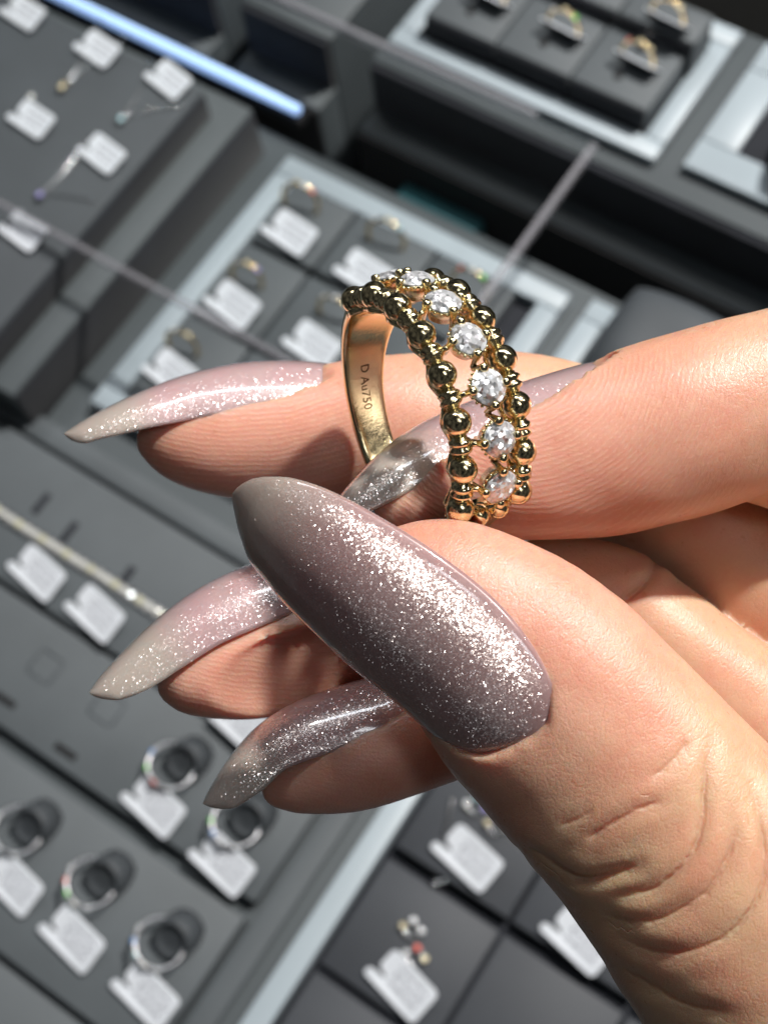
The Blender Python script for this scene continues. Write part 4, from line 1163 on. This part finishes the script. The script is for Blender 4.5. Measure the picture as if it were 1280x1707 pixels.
# soft unevenness of flesh
w1 = np.sin(HVt[:, 0] * 0.55 + 1.3 * np.sin(HVt[:, 1] * 0.4)) * np.sin(HVt[:, 1] * 0.6 + HVt[:, 2] * 0.3)
disp += 0.07 * w1
HVt = HVt + HN * disp[:, None]
palm_w = c2w(P(1960, 1200, -22))
Vw = c2w(HVt) - palm_w
me = bpy.data.meshes.new('hand')
me.vertices.add(nv); me.vertices.foreach_set('co', (Vw * MM).astype(np.float32).ravel())
nq = len(HQ)
me.loops.add(nq * 4); me.loops.foreach_set('vertex_index', HQ.astype(np.int32).ravel())
me.polygons.add(nq); me.polygons.foreach_set('loop_start', np.arange(0, nq * 4, 4, dtype=np.int32))
me.polygons.foreach_set('use_smooth', np.ones(nq, bool))
me.update(calc_edges=True); me.validate()
for nm, arr in (('pink', pink), ('ridge', ridge), ('ridge_amount', ramt), ('crease', crs), ('crease_distance', csd)):
    a = me.attributes.new(nm, 'FLOAT', 'POINT'); a.data.foreach_set('value', arr.astype(np.float32))
HAND = ob('hand', me, MAT['skin'], None, loc=palm_w)
tag_(HAND, 'open hand with long shimmering mauve nails pinching a gold ring over the display', 'hand')

# nail plates
def nail_plate(nm):
    spec = NAILS[nm]; sf = NSURF[nm]; K, tan, N, Sd = nail_frames(sf)
    nvs = 28; rows_top, rows_bot = [], []
    nU = len(K)
    V = []; bed = []
    TH = 0.55
    for lay in (0, 1):
        for i in range(nU):
            w, s = sf[i, 3], sf[i, 4]
            for j in range(nvs + 1):
                x = (j / nvs * 2 - 1)
                ph = x * PHI
                a = w * math.sin(ph) / math.sin(PHI); h = -s * (1 - math.cos(ph)) / (1 - math.cos(PHI))
                # outward of the arc
                on = N[i] * math.cos(ph * .8) + Sd[i] * math.sin(ph * .8)
                edge = max(abs(x), 0) ** 10
                th = TH * (1 - 0.55 * edge) * (0.45 + 0.55 * min(1, i / 6.0, (nU - 1 - i) / 6.0))
                p = K[i] + Sd[i] * a + N[i] * h + (on * 0 if lay == 0 else -on * th)
                V.append(p); b0_, b1_ = spec['bed']
                bed.append(np.clip((sf[i, 8] - b0_) / (b1_ - b0_), 0, 1))
    W_ = nvs + 1; off = nU * W_; Fc = []
    for i in range(nU - 1):
        for j in range(nvs):
            q = (i * W_ + j, i * W_ + j + 1, (i + 1) * W_ + j + 1, (i + 1) * W_ + j)
            Fc.append(q); Fc.append(tuple(off + k for k in q[::-1]))
    rim = [i * W_ for i in range(nU)] + [(nU - 1) * W_ + j for j in range(1, W_)] + [i * W_ + nvs for i in range(nU - 2, -1, -1)] + [j for j in range(nvs - 1, 0, -1)]
    for k in range(len(rim)):
        a, b_ = rim[k], rim[(k + 1) % len(rim)]
        Fc.append((a, b_, off + b_, off + a))
    V = c2w(np.array(V)) - palm_w
    mid = (nU // 2) * W_ + nvs // 2
    nq_ = np.cross(V[mid + 1] - V[mid], V[mid + W_] - V[mid])
    if nq_ @ d2w(N[nU // 2]) < 0: Fc = [f[::-1] for f in Fc]
    me = mesh_from('nail', V, Fc)
    a = me.attributes.new('bed', 'FLOAT', 'POINT'); a.data.foreach_set('value', np.array(bed, np.float32))
    fr_ = np.tile(np.repeat(np.linspace(0, 1, nU), W_), 2)
    th_ = nm == 'thumb'
    for an, arr in (('lean', np.interp(fr_, [0, .22, .45, .8, 1], [0.1, 0.4, 0.78, 0.85, 0.8]) if th_ else np.full(len(fr_), 0.12)),
                    ('spark', np.interp(fr_, [0, .2, .4, .85, 1], [0.2, 0.3, 0.55, 0.55, 0.3]) if th_ else np.full(len(fr_), 1.0)),
                    ('scatter', np.full(len(fr_), 0.06 if th_ else 0.8)),
                    ('shade_tone', np.full(len(fr_), 1.0 if th_ else (0.75 if nm == 'pinky' else 0.0)))):  # how much painted shade each nail carries
        a = me.attributes.new(an, 'FLOAT', 'POINT'); a.data.foreach_set('value', arr.astype(np.float32))
    return ob('nail', me, MAT['nail'], HAND)
for nm in NAILS: nail_plate(nm)
